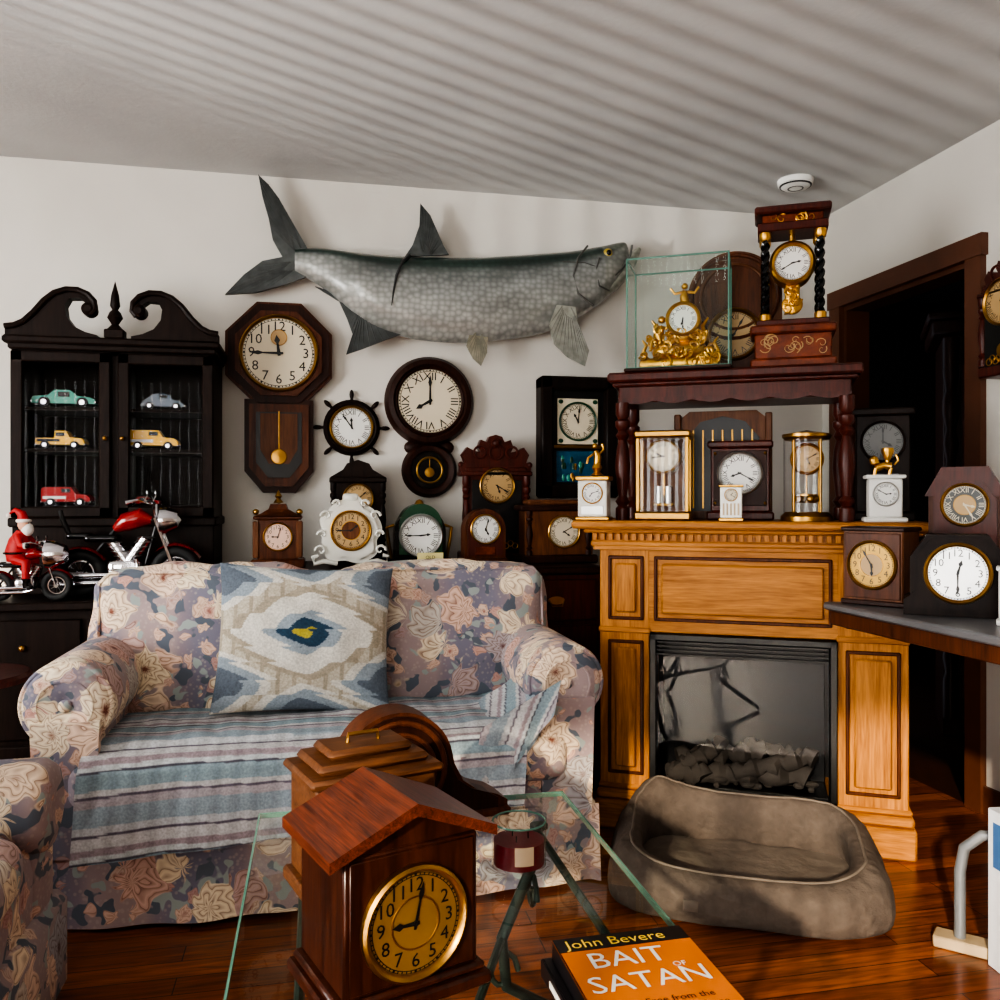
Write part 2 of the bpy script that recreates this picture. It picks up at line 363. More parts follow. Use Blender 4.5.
# ------------------------------------------------------------------ lights
def area(name,loc,rot,sx,sy,e,col=(1,1,1)):
    l=bpy.data.lights.new(name,'AREA');l.shape='RECTANGLE';l.size=sx;l.size_y=sy;l.energy=e;l.color=col
    o=bpy.data.objects.new(name,l);sc.collection.objects.link(o);o.location=loc;o.rotation_euler=rot
area('window_daylight',(-1.5,YF-.3,1.25),(math.radians(90),0,0),2.7,2.3,205,(1,.985,.96))
area('side_fill_light',(XL-.2,1.05,1.45),(math.radians(90),0,math.radians(-90)),1.7,1.3,185,(1,.985,.96))  # added fill lamp, gives the left-to-right shading
l=bpy.data.lights.new('sun','SUN');l.energy=10;l.angle=math.radians(1.6);l.color=(1,.84,.64)
o=bpy.data.objects.new('sun',l);sc.collection.objects.link(o)
el=math.radians(20);dv=Vector((.56*cos(el),.83*cos(el),-sin(el)));o.rotation_euler=dv.to_track_quat('-Z','Y').to_euler()
# added spot outside, standing in for reflected sun; stripes the ceiling through side blind
l=bpy.data.lights.new('ceiling_stripe_spot','SPOT');l.energy=900;l.shadow_soft_size=.012;l.spot_size=math.radians(30);l.spot_blend=.9;l.color=(1,.98,.95)
o=bpy.data.objects.new('ceiling_stripe_spot',l);sc.collection.objects.link(o);o.location=(-4.5,.3,.4);o.rotation_euler=(Vector((1.2,2.6,2.62))-Vector((-4.5,.3,.4))).to_track_quat('-Z','Y').to_euler()
w=bpy.data.worlds.new('w');sc.world=w;w.use_nodes=True;bgn=w.node_tree.nodes['Background'];bgn.inputs[0].default_value=(.75,.86,1,1);bgn.inputs[1].default_value=1.2
cam=bpy.data.cameras.new('camera');cam.lens=855/1000*36;cam.sensor_width=36
co=bpy.data.objects.new('camera',cam);sc.collection.objects.link(co);co.location=(0,0,1.15);co.rotation_euler=(math.radians(90),0,math.radians(-12));sc.camera=co
sc.view_settings.view_transform='AgX';sc.view_settings.look='AgX - High Contrast';sc.view_settings.exposure=.1
b=B('smoke_detector');b.lathe([(0,0),(.075,0),(.072,-.02),(.05,-.035),(.03,-.036),(0,-.036)],(0,0,0),'white','Z');b.ring((0,0,-.024),.062,.005,'black','Z');b.ring((0,0,-.034),.03,.004,'darkdial','Z');b.done((2.0,3.32,ZC))
# ------------------------------------------------------------------ fish
def U(x,y): return (-.07+(x-300)*.00409+(max(0,x-300)**2)*5.5e-7, 1.15+(500-y)*(.00408+(x-300)*1.05e-6))
b=B('mounted_tarpon_fish')
st=[(294,244,267),(312,243,277),(330,244,290),(350,247,308),(375,250,324),(405,252,334),(440,253,339),(480,253,339),(520,251,335),(550,249,329),(575,247,319),(595,244,308),(612,241,296),(626,238,281),(633,238,266),(636,243,256)]
def interp(u):
    k=u*(len(st)-1);i=min(int(k),len(st)-2);f=k-i
    P=[st[max(0,i-1)],st[i],st[i+1],st[min(len(st)-1,i+2)]]
    return [.5*(2*P[1][q]+(P[2][q]-P[0][q])*f+(2*P[0][q]-5*P[1][q]+4*P[2][q]-P[3][q])*f*f+(3*P[1][q]-P[0][q]-3*P[2][q]+P[3][q])*f**3) for q in range(3)]
def fb(u,v):
    x,t0,b0=interp(v);X,zt=U(x,t0);_,zb=U(x,b0);h=(zt-zb)/2;zc=(zt+zb)/2;a=2*pi*u
    return (X,-sin(a)*min(h*.62,.085),zc+cos(a)*h)
def fcol(u,v):
    d=(1-cos(2*pi*u))/2
    top=(.02,.06,.045);mid=(.34,.36,.35);bel=(.58,.58,.55)
    if d<.13: c=top
    elif d<.24: k=(d-.13)/.11;c=tuple(top[i]*(1-k)+mid[i]*k for i in range(3))
    else: k=min(1,(d-.24)/.6);c=tuple(mid[i]*(1-k)+bel[i]*k for i in range(3))
    if v>.78: c=tuple(c[i]*.7+(.42,.41,.31)[i]*.3 for i in range(3))
    return c
b.grid(fb,48,110,'fishskin',fcol,True)
def fin(pts,c1,c2,y,root,th=.006):
    P=[U(*p) for p in pts];n=len(P);r=U(*root)
    vs=[(p[0],y-th/2,p[1]) for p in P]+[(p[0],y+th/2,p[1]) for p in P]
    fs=[tuple(range(n)),tuple(range(n,2*n))]+[(i,(i+1)%n,n+(i+1)%n,n+i) for i in range(n)]
    dm=max((Vector(p)-Vector(r)).length for p in P)
    cs=[tuple(c1[k]*(1-(Vector(p)-Vector(r)).length/dm)+c2[k]*(Vector(p)-Vector(r)).length/dm for k in range(3)) for p in P]*2
    b.add(vs,fs,'fin',cs)
    for i in range(n):
        p0=Vector(P[i]);p1=Vector(P[(i+1)%n])
        for f in (0,.33,.66):
            q=p0.lerp(p1,f)
            if (q-Vector(r)).length>dm*.45:
                s0=Vector(r).lerp(q,.3);n0=len(b.v)
                b.tube([(s0.x,y-th/2,s0.y),(q.x,y-th/2,q.y)],[.0035,.0012],'fin',5)
                for k in range(n0,len(b.v)): b.c[k]=tuple(x*.55 for x in c1)
dk=(.03,.035,.035);gy=(.13,.145,.14)
fin([(306,243),(300,232),(290,214),(278,192),(268,178),(258,168),(262,190),(268,212),(272,234),(282,252),(262,256),(244,270),(226,290),(256,288),(285,280),(306,272),(312,258)],gy,dk,0,(304,256),.02)
fin([(404,252),(412,240),(419,220),(420,198),(430,210),(438,228),(444,242),(449,250)],gy,dk,0,(425,256),.012)
fin([(314,282),(326,286),(344,300),(336,296)],gy,dk,0,(338,292),.012)
fin([(338,298),(346,316),(352,333),(345,352),(362,346),(382,338),(402,331),(380,318)],gy,dk,-.01,(362,300),.012)
fin([(468,334),(465,345),(472,358),(480,365),(486,352),(487,336)],(.42,.39,.28),(.28,.26,.2),-.05,(478,328))
fin([(555,306),(547,326),(552,345),(566,358),(584,367),(588,352),(578,330),(574,308)],(.5,.5,.43),(.3,.31,.27),-.095,(566,300))
p=[U(x,y) for x,y in ((408,252),(400,262),(394,276),(391,292),(389,306))]
n0=len(b.v);b.tube([(a,-.085 if i else -.02,c) for i,(a,c) in enumerate(p)],[.009,.007,.006,.004,.002],'fin',6)
for k in range(n0,len(b.v)): b.c[k]=(.03,.03,.03)
p=[U(x,y) for x,y in ((604,292),(618,281),(630,268),(640,255),(647,245))]
n0=len(b.v);b.tube([(a,-.02,c) for a,c in p],[.03,.036,.034,.026,.010],'fishskin',12)
for k in range(n0,len(b.v)): b.c[k]=(.46,.46,.38)
for pts,r in ((((588,246),(578,258),(573,276),(578,294),(594,306)),.005),(((600,258),(596,272),(600,286),(612,290)),.004),(((636,244),(634,254),(627,266),(616,276)),.005),(((562,262),(585,263),(600,268)),.002)):
    n0=len(b.v);b.tube([(U(*q)[0],-.08 if q[0]<606 else -.06,U(*q)[1]) for q in pts],r,'fin',6)
    for k in range(n0,len(b.v)): b.c[k]=(.10,.10,.09)
e=U(611,252);b.ball((e[0],-.055,e[1]),(.022,.016,.022),'eye');b.ball((e[0],-.068,e[1]),(.012,.008,.012),'blackgloss')
b.box(.3,.5,.05,.085,1.95,2.1,'darkwood')
b.done((0,3.66,0))
# ------------------------------------------------------------------ wall clocks
b=B('octagon_drop_wall_clock')
b.prism(octo(.235),0,-.05,'walnut');b.prism(octo(.222),-.05,-.065,'darkwood');b.prism(octo(.19),-.065,-.078,'walnut')
b.dial(0,-.08,0,.15,'cream','brass','A',11,45,bw=.07)
b.ring((0,-.082,.065),.032,.0015,'brass');b.lathe([(0,.0015),(.032,.0015)],(0,-.08,.065),'tan','Y',24)
P=[(-.14,-.19),(.14,-.19),(.14,-.49),(.065,-.58),(-.065,-.58),(-.14,-.49)]
b.prism(P,0,-.055,'darkwood');b.prism([(x*.86,-.36+(z+.36)*.88) for x,z in P],-.055,-.068,'walnut')
b.prism([(x*.66,-.37+(z+.37)*.7) for x,z in P],-.068,-.071,'black');b.prism([(-.075,-.25),(.075,-.25),(.075,-.4),(.04,-.46),(-.04,-.46),(-.075,-.4)],-.071,-.073,'midbrown')
b.box(-.003,.003,-.076,-.074,-.43,-.24,'brass');b.lathe([(0,.006),(.03,.003),(.033,0)],(0,-.074,-.43),'brass','Y')
b.done((-.16,YB,1.76))
b=B('ship_wheel_clock');b.lathe([(0,0),(.12,0),(.12,.03),(.105,.045),(.09,.04)],(0,0,0),'blackwood','Y');b.dial(0,-.04,0,.085,'white','brass','R',11,54,bw=.1)
for i in range(8):
    a=pi/4*i+.0;d=(sin(a),cos(a));b.tube([(d[0]*r,-.02,d[1]*r) for r in (.11,.125,.135,.145,.155,.163)],[.008,.006,.009,.010,.008,.003],'blackwood',10)
b.done((.14,YB,1.46))
b=B('round_gallery_wall_clock')
b.lathe([(0,0),(.195,0),(.195,.03),(.18,.06),(.16,.065),(.148,.05)],(0,0,0),'darkwood','Y',48);b.dial(0,-.05,0,.142,'cream','darkwood','R',8,0,bw=.06,)
b.box(-.06,.06,0,-.03,-.25,-.15,'darkwood')
for sx in (-1,1): b.ball((sx*.075,-.015,-.2),(.035,.015,.03),'darkwood',14)
b.lathe([(0,0),(.12,0),(.12,.03),(.105,.05),(.085,.045),(.08,.03),(0,.03)],(0,0,-.30),'darkwood','Y',40)
b.lathe([(0,.032),(.08,.032)],(0,0,-.3),'blackgloss','Y');b.ring((0,-.036,-.3),.055,.005,'brass');b.lathe([(0,.04),(.02,.038),(.022,.033)],(0,0,-.31),'brass','Y')
b.box(-.002,.002,-.036,-.034,-.3,-.24,'brass')
b.done((.475,YB,1.58))
b=B('ogee_wall_clock')
for x0,x1,z0,z1 in ((-.18,-.12,-.27,.27),(.12,.18,-.27,.27),(-.18,.18,.21,.27),(-.18,.18,-.27,-.21)): b.box(x0,x1,0,-.1,z0,z1,'blackwood',.01)
b.box(-.17,.17,0,-.06,-.26,.26,'black');b.box(-.12,.12,-.06,-.08,-.035,-.05,'brass');b.box(-.095,.095,-.06,-.064,-.03,.175,'cream')
b.dial(0,-.066,.072,.082,'cream','green','R',11,1,bw=.08)
for sx in (-1,1):
    for z in (-.015,.16): b.ball((sx*.08,-.066,z),(.012,.002,.01),'green',8)
b.box(-.1,.1,-.06,-.066,-.2,-.06,'bluegl')
for i in range(14): b.ball((random.uniform(-.08,.08),-.067,random.uniform(-.19,-.08)),(.008,.002,.016),random.choice(['green','teal','gold']),8)
b.done((1.14,YB,1.43))
def gingerbread(name,w,h,R,zd,loc,rz=0,face='cream',mat='walnut',hm=(3,20)):
    b=B(name);c=w/2
    b.box(-c,c,-.055,.055,0,.04,mat,.006);b.box(-c*.85,c*.85,-.05,.05,.04,h*.74,mat,.004)
    half=[(0,h),(.18,h*.985),(.25,h*.94),(.42,h*.96),(.5,h*.9),(.42,h*.86),(.6,h*.87),(.8,h*.9),(.95,h*.84),(.86,h*.78),(1.0,h*.76),(1.0,h*.7),(.86,h*.68)]
    P=[(x*c,z) for x,z in half]+[(-x*c,z) for x,z in half[::-1][:-1]]
    b.prism(P,-.03,.02,mat);b.box(-c,c,-.06,.05,h*.67,h*.71,mat,.005)
    for sx in (-1,1):
        turned(b,sx*c*.85,-.045,.04,h*.67,.018,mat);b.ring((sx*c*.45,-.033,h*.86),.025,.005,mat,'Y',16,6);b.ball((sx*c*.97,-.02,h*.76),.014,mat,10)
    b.ball((0,-.03,h*.93),.02,mat,12);b.ring((0,-.033,h*.86),.03,.006,mat,'Y',16,6)
    b.box(-c*.7,c*.7,-.056,-.05,h*.08,h*.64,'black');b.dial(0,-.06,zd,R,face,'brass','R',*hm)
    b.lathe([(0,.006),(.025,.002),(.026,0)],(0,-.058,h*.2),'brass','Y',20)
    for i in range(9): b.ring((-c*.5+i*c*.125,-.058,h*.12+(i%2)*.01),.012,.002,'gold','Y',12,5)
    return b.done(loc,rz)
gingerbread('carved_wall_clock',.24,.42,.075,.25,(XR-.056,2.50,1.58),-90,'tan','redwood')
# ------------------------------------------------------------------ buffet and its clocks
b=B('wooden_buffet');b.box(-.345,1.1,3.2,3.74,.86,.89,'darkwood',.006);b.box(-.33,1.09,3.22,3.73,.0,.86,'redwood',.004)
for i in range(4):
    x0=-.31+i*.35
    for z0,z1 in ((.68,.84),(.46,.66),(.1,.44)):
        b.box(x0,x0+.33,3.205,3.22,z0,z1,'redwood',.004)
        zc=(z0+z1)/2;b.prism([(x0+.165+.034*cos(q*pi/6),zc+.016*sin(q*pi/6)) for q in range(12)],3.2,3.206,'brass');b.tube([(x0+.135,3.2,zc),(x0+.145,3.185,zc-.02),(x0+.185,3.185,zc-.02),(x0+.195,3.2,zc)],.003,'brass',6)
b.done()
ZB=.89
b=B('pagoda_mantel_clock');b.box(-.1,.1,-.07,.07,0,.035,'walnut',.006);b.box(-.075,.075,-.055,.055,.035,.185,'walnut');b.box(-.09,.09,-.065,.065,.185,.2,'walnut',.005)
b.lathe([(.12,.2),(.085,.21),(.05,.225),(.04,.245),(0,.245)],(0,0,0),'walnut','Z',4,pi/4,pi/4+2*pi);b.lathe([(0,.245),(.02,.25),(.008,.265),(.014,.275),(0,.3)],(0,0,0),'brass','Z',12)
for sx in (-1,1): b.ball((sx*.08,-.055,.215),.012,'brass',10);b.box(sx*.08-.012,sx*.08+.012,-.06,-.04,.04,.18,'midbrown',.004)
b.dial(0,-.057,.12,.05,'pinkdial','brass','A',9,3);b.done((-.15,3.40,ZB))
b=B('gothic_black_mantel_clock');b.box(-.12,.12,-.06,.05,0,.05,'blackwood',.006);b.box(-.095,.095,-.055,.05,.05,.34,'blackwood')
b.box(-.115,.115,-.065,.05,.33,.355,'blackwood',.005);b.prism([(-.11,.355),(.11,.355),(.06,.385),(.045,.41),(0,.425),(-.045,.41),(-.06,.385)],-.05,.04,'blackwood')
for sx in (-1,1): turned(b,sx*.1,-.05,.05,.33,.014,'blackwood')
b.dial(0,-.058,.265,.058,'tan','brass','R',10,8);b.done((.16,3.60,ZB))
b=B('porcelain_mantel_clock')
P=[]
for i in range(72):
    a=2*pi*i/72;r=1+.05*sin(5*a+.5)+.03*cos(9*a);x=.112*r*cos(a);z=.145+.125*r*sin(a)
    if z<.11: x*=1.0+(.11-z)*3.0
    P.append((x,max(0,z)))
b.prism(P,-.05,.05,'porcelain');b.prism([(x*.85,.14+(z-.14)*.85) for x,z in P],-.062,-.05,'porcelain')
for sx in (-1,1):
    for (x,z,q) in ((.09,.2,.022),(.105,.13,.018),(.11,.07,.022),(.05,.245,.018)):
        b.tube([(sx*(x+q*(1-k/12)*cos(k*.6)),-.06,z+q*(1-k/12)*sin(k*.6)) for k in range(11)],[.006*(1-k*.05) for k in range(11)],'porcelain',6)
    b.tube([(sx*.05,-.05,.02),(sx*.1,-.06,.03),(sx*.135,-.05,.02),(sx*.14,-.05,.045),(sx*.12,-.05,.05)],.009,'porcelain',8)
b.rbox((0,-.03,.27),(.06,.05,.03),.012,'porcelain',4)
b.dial(0,-.066,.145,.07,'tan','gold','A',1,45,mid='midbrown');b.done((.12,3.33,ZB))
b=B('green_dome_mantel_clock');b.box(-.125,.125,-.06,.06,0,.03,'blackgloss',.006);b.prism(arch(.2,.2,20,.1,0,.03),-.05,.05,'blackgloss');b.prism(arch(.17,.2,20,.085,0,.045),-.055,.055,'green')
b.lathe([(0,.0),(.02,.0),(.012,.015),(0,.02)],(0,0,.243),'brass','Z',12)
for sx in (-1,1): b.tube([(sx*.1,0,.16),(sx*.13,0,.15),(sx*.12,0,.08),(sx*.11,0,.03)],.007,'brass',8)
b.dial(0,-.057,.12,.078,'white','silver','R',2,45);b.done((.395,3.41,ZB))
b=B('price_card');b.prism([(-.05,0),(.05,0),(.05,.058),(-.05,.058)],-.002,.002,'cardy');b.text('OLD',0,-.003,.04,.018,'black');b.text('CLOCK',0,-.003,.02,.016,'red');b.box(-.05,.05,0,.03,0,.002,'cardy',0);b.done((.42,3.26,ZB))
gingerbread('gingerbread_mantel_clock',.31,.54,.07,.32,(.745,3.62,ZB),0,'tan','redwood',(5,20))
b=B('arch_shelf_clock');b.box(-.095,.095,-.055,.05,0,.03,'walnut',.005);b.prism(arch(.165,.195,20,.0825,0,.03),-.045,.045,'walnut');b.prism(arch(.14,.17,20,.07,0,.04),-.05,-.045,'redwood')
b.dial(0,-.052,.145,.055,'white','brass','R',5,3);b.box(-.04,.04,-.053,-.05,.045,.075,'inlay');b.done((.645,3.36,ZB))
b=B('long_mantel_clock');b.box(-.165,.165,-.065,.065,0,.035,'darkwood',.006);b.box(-.145,.145,-.055,.055,.035,.215,'midbrown');b.box(-.165,.165,-.065,.065,.215,.24,'darkwood',.006);b.box(-.13,.13,-.05,.05,.24,.262,'midbrown',.006)
for sx in (-1,1): turned(b,sx*.125,-.05,.035,.215,.015,'darkwood')
b.dial(.02,-.058,.13,.062,'cream','brass','R',4,10);b.done((.965,3.43,ZB))
# ------------------------------------------------------------------ hutch
b=B('secretary_desk');b.box(-1.6,-.375,3.17,3.74,.77,.80,'blackwood',.006);b.box(-1.58,-.39,3.2,3.73,.08,.77,'blackwood')
for i in range(3):
    for z0,z1 in ((.55,.74),(.33,.53),(.12,.31)):
        b.box(-1.56+i*.39,-1.19+i*.39,3.185,3.2,z0,z1,'blackwood',.005);b.ball((-1.375+i*.39,3.18,(z0+z1)/2),.012,'brass',10)
b.done()
HX=-.748;b=B('display_hutch');W=.355;m='blackwood'
b.box(-W,W,.0,.29,.0,.27,m,.004);b.box(-W-.01,W+.01,-.02,.29,.25,.285,m,.006)
for x in (-W,W-.025): b.box(x,x+.025,0,.29,.27,.93,m)
b.box(-W,W,.275,.29,.27,.93,m);b.box(-.02,.02,0,.27,.27,.93,m)
for z in (.315,.53,.685): b.box(-W+.02,W-.02,.02,.275,z,z+.012,m,0)
b.box(-W,W,0,.29,.89,.945,m);b.box(-W-.025,W+.025,-.035,.29,.925,.955,m,.008);b.box(-W-.01,W+.01,-.02,.29,.905,.93,m,.006)
for sx in (-1,1):
    x0,x1=(-W,-.012) if sx<0 else (.012,W)
    for q in ((x0,x0+.042,.285,.90),(x1-.042,x1,.285,.90),(x0,x1,.285,.325),(x0,x1,.86,.90)): b.box(q[0],q[1],-.02,0,q[2],q[3],m,.005)
    b.add([(x0+.04,-.012,.32),(x1-.04,-.012,.32),(x1-.04,-.012,.865),(x0+.04,-.012,.865)],[(0,1,2,3)],'smoked')
    tc=[(-.372,.955),(-.372,.985),(-.34,.99),(-.31,1.005),(-.275,1.04),(-.24,1.085),(-.205,1.115),(-.165,1.13),(-.125,1.13),(-.09,1.115),(-.068,1.09),(-.065,1.06),(-.08,1.04),(-.1,1.04),(-.112,1.055),(-.11,1.07),(-.095,1.08),(-.12,1.1),(-.155,1.098),(-.17,1.07),(-.165,1.03),(-.14,.995),(-.1,.975),(-.06,.965),(-.06,.955)]
    b.prism([(sx*-x if sx>0 else x,z) for x,z in tc],-.02,.03,m)
    top=[(sx*-x if sx>0 else x,-.025,z) for x,z in tc[1:13]];b.tube(top,.011,m,8)
    b.lathe([(0,.03),(.012,.03),(.024,.02),(.026,0),(.026,-.03)],(sx*.088,-.01,1.06),m,'Y',20)
b.box(-.035,.035,-.025,.03,.955,.99,m,.004)
b.lathe([(0,.99),(.03,.99),(.012,1.01),(.028,1.035),(.02,1.055),(.01,1.065),(.018,1.08),(.014,1.12),(.004,1.16),(0,1.175)],(0,0,0),m,'Z',16)
b.ball((-.03,-.03,.58),.009,'brass',10);b.ball((.03,-.03,.58),.009,'brass',10)
b.done((HX,3.45,.80))
def modelcar(name,L,col,kind,loc):
    b=B(name);w=L*.4;k=L
    if kind=='sedan': P=[(-.5,.07),(-.5,.15),(-.47,.19),(-.25,.2),(-.14,.3),(.1,.3),(.22,.2),(.42,.18),(.5,.14),(.5,.07)]
    elif kind=='beetle': P=[(-.5,.08),(-.48,.17),(-.38,.26),(-.2,.38),(0,.4),(.14,.36),(.22,.25),(.36,.22),(.47,.15),(.5,.08)]
    elif kind=='pickup': P=[(-.5,.1),(-.5,.24),(-.12,.24),(-.1,.4),(.12,.4),(.2,.26),(.44,.24),(.5,.18),(.5,.1)]
    else: P=[(-.5,.1),(-.5,.38),(-.45,.42),(.1,.42),(.2,.27),(.42,.25),(.5,.18),(.5,.1)]
    b.prism([(x*k,z*k) for x,z in P],-w/2,w/2,col)
    for x in (-.3,.3):
        for y in (-w/2,w/2): b.lathe([(0,-.008),(.085*k,-.008),(.09*k,0),(.085*k,.008),(0,.008)],(x*k,y,.09*k),'rubber','Y',20);b.cyl((x*k,y+(.009 if y>0 else -.001),.09*k),.045*k,.01,'chrome','Y',14)
    zt=max(p[1] for p in P);b.box(-.09*k,.1*k,-w/2-.001,w/2+.001,(zt-.12)*k,(zt-.03)*k,'blackgloss',.001)
    b.box(.48*k,.52*k,-w/2,w/2,.08*k,.12*k,'chrome');b.box(-.52*k,-.48*k,-w/2,w/2,.08*k,.12*k,'chrome')
    if kind in('van','pickup'): b.box(-.46*k,.0,-w/2-.002,w/2+.002,.16*k,.22*k,'white' if kind=='van' else 'black',0)
    return b.done(loc)
modelcar('model_car',.22,'teal','sedan',(-.935,3.52,1.497))
modelcar('model_beetle_car',.16,'greycar','beetle',(-.585,3.52,1.497))
modelcar('model_pickup_truck',.17,'yellow','pickup',(-.95,3.52,1.342));modelcar('model_delivery_van',.18,'yellow','van',(-.62,3.52,1.342))
modelcar('model_fire_truck',.17,'red','van',(-.93,3.52,1.127));modelcar('model_car',.12,'red','sedan',(-.66,3.52,1.127))
# ------------------------------------------------------------------ motorcycles
def bike(b,k,col,oy=0):
    for x,r in ((-.33,.19),(.38,.2)):
        b.ring((x*k,0,r*k),(r-.045)*k,.045*k,'rubber','Y',32,10);b.ring((x*k,0,r*k),(r-.095)*k,.012*k,'chrome','Y',28,6);b.cyl((x*k,.03*k,r*k),.03*k,.06*k,'chrome','Y',14)
        for i in range(12):
            a=2*pi*i/12;b.tube([(x*k,0,r*k),(x*k+cos(a)*(r-.09)*k,0,r*k+sin(a)*(r-.09)*k)],.003*k,'chrome',4)
    for y in (-.045,.045): b.tube([(.38*k,y*k,.2*k),(.31*k,y*k,.4*k),(.23*k,y*k,.62*k)],.014*k,'chrome',8)
    b.tube([(.23*k,0,.6*k),(-.05*k,0,.56*k),(-.22*k,0,.34*k),(-.33*k,0,.2*k)],.015*k,'black',8);b.tube([(.23*k,0,.55*k),(.14*k,0,.2*k),(-.16*k,0,.16*k),(-.22*k,0,.34*k)],.014*k,'black',8)
    b.tube([(.2*k,0,.6*k),(.12*k,0,.62*k),(.0,0,.585*k),(-.08*k,0,.53*k)],[.03*k,.075*k,.075*k,.03*k],col,16);b.rbox((-.17*k,0,.46*k),(.26*k,.15*k,.06*k),.03*k,'blackgloss',6)
    b.rbox((-.34*k,0,.48*k),(.18*k,.13*k,.05*k),.025*k,'blackgloss',6);b.tube([(-.42*k,0,.5*k),(-.47*k,0,.62*k),(-.48*k,0,.68*k)],[.02*k,.022*k,.014*k],'black',8)
    def fend(x,r,a0,a1): 
        b.grid(lambda u,v:((x+(r+.02)*cos(a0+(a1-a0)*u))*k,(v-.5)*.12*k,(r+(r+.02-abs(v-.5)*.04)*sin(a0+(a1-a0)*u))*k),18,6,col)
    fend(-.33,.19,.5,pi+.3);fend(.38,.2,.5,pi-.4)
    for a in (-.35,.35): b.tube([(.02*k,0,.26*k),((.02+a*.38)*k,0,.46*k)],[.055*k,.05*k],'chrome',12)
    for i in range(5):
        for a in (-.35,.35): q=.3+i*.18;b.ball(((.02+a*.38*q)*k,0,(.26+.2*q)*k),(.07*k,.06*k,.008*k),'silver',12)
    b.rbox((0,0,.22*k),(.26*k,.14*k,.14*k),.04*k,'chrome',6);b.cyl((.05*k,-.06*k,.22*k),.06*k,.03*k,'chrome','Y',20)
    for z,y in ((.12,-.09),(.18,-.09)): b.tube([(.1*k,y*k,.3*k),(.12*k,y*k,(z+.03)*k),(.0,y*k,z*k),(-.5*k,y*k,(z-.01)*k)],[.016*k,.018*k,.02*k,.028*k],'chrome',10)
    for sy in (-1,1): b.tube([(.23*k,sy*.02*k,.62*k),(.22*k,sy*.06*k,.72*k),(.14*k,sy*.2*k,.76*k),(.06*k,sy*.24*k,.74*k)],[.01*k,.01*k,.011*k,.016*k],'chrome',8)
    b.lathe([(0,.07),(.03,.06),(.05,.02),(.05,0),(0,0)][::-1],(.27*k,0,.6*k),'chrome','X',16)
    for y in (-.14,.14): b.ball((.2*k,y*k,.82*k),(.01*k,.035*k,.025*k),'chrome',10);b.tube([(.17*k,y*k,.74*k),(.2*k,y*k,.8*k)],.004*k,'chrome',6)
b=B('toy_motorcycle');bike(b,.46,'redpaint');b.done((-.685,3.32,.80),-3)
b=B('santa_on_toy_motorcycle');k=.27;bike(b,k,'redpaint')
b.tube([(-.12*k,0,.5*k),(-.1*k,0,.62*k),(-.07*k,0,.78*k),(-.05*k,0,.9*k)],[.11*k,.15*k,.13*k,.06*k],'red',14)
b.ball((-.02*k,0,.98*k),(.075*k,.075*k,.085*k),'skin',14);b.ball((.02*k,0,.92*k),(.075*k,.075*k,.09*k),'beard',14);b.ball((.055*k,0,.98*k),(.018*k,.016*k,.016*k),'skin',8)
b.ring((-.025*k,0,1.03*k),.07*k,.022*k,'beard','Z',20,8);b.tube([(-.03*k,0,1.03*k),(-.05*k,0,1.12*k),(-.13*k,0,1.17*k),(-.2*k,0,1.12*k)],[.072*k,.055*k,.03*k,.012*k],'red',12);b.ball((-.21*k,0,1.1*k),.03*k,'beard',10)
for y in (-1,1):
    b.ball((.045*k,y*.03*k,1.0*k),.009*k,'blackgloss',8)
    b.tube([(-.05*k,y*.12*k,.84*k),(.02*k,y*.2*k,.72*k),(.09*k,y*.22*k,.72*k)],[.05*k,.045*k,.035*k],'red',10);b.ring((.085*k,y*.22*k,.72*k),.03*k,.014*k,'beard','X',14,6);b.ball((.11*k,y*.225*k,.72*k),.034*k,'blackgloss',10)
    b.tube([(-.1*k,y*.07*k,.54*k),(.06*k,y*.14*k,.5*k),(.06*k,y*.14*k,.3*k)],[.07*k,.06*k,.045*k],'red',10);b.tube([(.06*k,y*.14*k,.3*k),(.06*k,y*.14*k,.2*k),(.13*k,y*.14*k,.18*k)],[.05*k,.04*k,.032*k],'blackgloss',10)
b.ring((-.11*k,0,.62*k),.145*k,.016*k,'blackgloss','Z',20,6)
b.done((-.99,3.235,.80),-6)
# ------------------------------------------------------------------ sofa
b=B('floral_loveseat');m='floral'
b.rbox((.04,2.80,.27),(1.36,.68,.3),.05,m,12)
b.rbox((.04,3.05,.50),(1.46,.18,.56),.05,m,12)
b.rbox((-.31,2.73,.39),(.68,.62,.14),.05,m,14,.012,.005);b.rbox((.39,2.73,.39),(.68,.62,.14),.05,m,14,.012,.005)
b.M=Matrix.Translation((0,2.955,.44))@Matrix.Rotation(math.radians(-9),4,'X')
for cx,w_ in ((-.345,.70),(.415,.74)):
    b.rbox((cx,0,.235),(w_,.2,.48),.055,m,20,.03,.02,9)
    for y in (-.085,.085): b.tube([(cx+px*(w_/2-.012),y,.235+pz*.23) for px,pz in ((-1,-.9),(-1,.85),(-.92,1),(.92,1),(1,.85),(1,-.9))],.006,m,6)
b.M=Matrix.Identity(4)
for sx,cx in ((-1,-.655),(1,.725)):
    b.rbox((cx,2.80,.33),(.15,.66,.5),.05,m,10)
    L=.66;pr=[(0,-.008),(.03,.004),(.07,.012),(.1,.006),(.113,-.012),(.12,-.035),(.12,-.2),(.118,-L)]
    cc=(cx+sx*.005,2.47,.60)
    b.lathe(pr,cc,m,'Y',40);b.ring((cc[0],cc[1]+.012,cc[2]),.113,.007,m,'Y',36,8);b.ball((cc[0],cc[1]-.002,cc[2]),(.018,.008,.018),m,12)
    b.ring((cc[0],cc[1]-.010,cc[2]),.07,.005,m,'Y',30,6)
    P=[(cx-.075,.2),(cx+.075,.2),(cx+.085,.56),(cx-.085,.56)];b.prism(P,2.445,2.47,m)
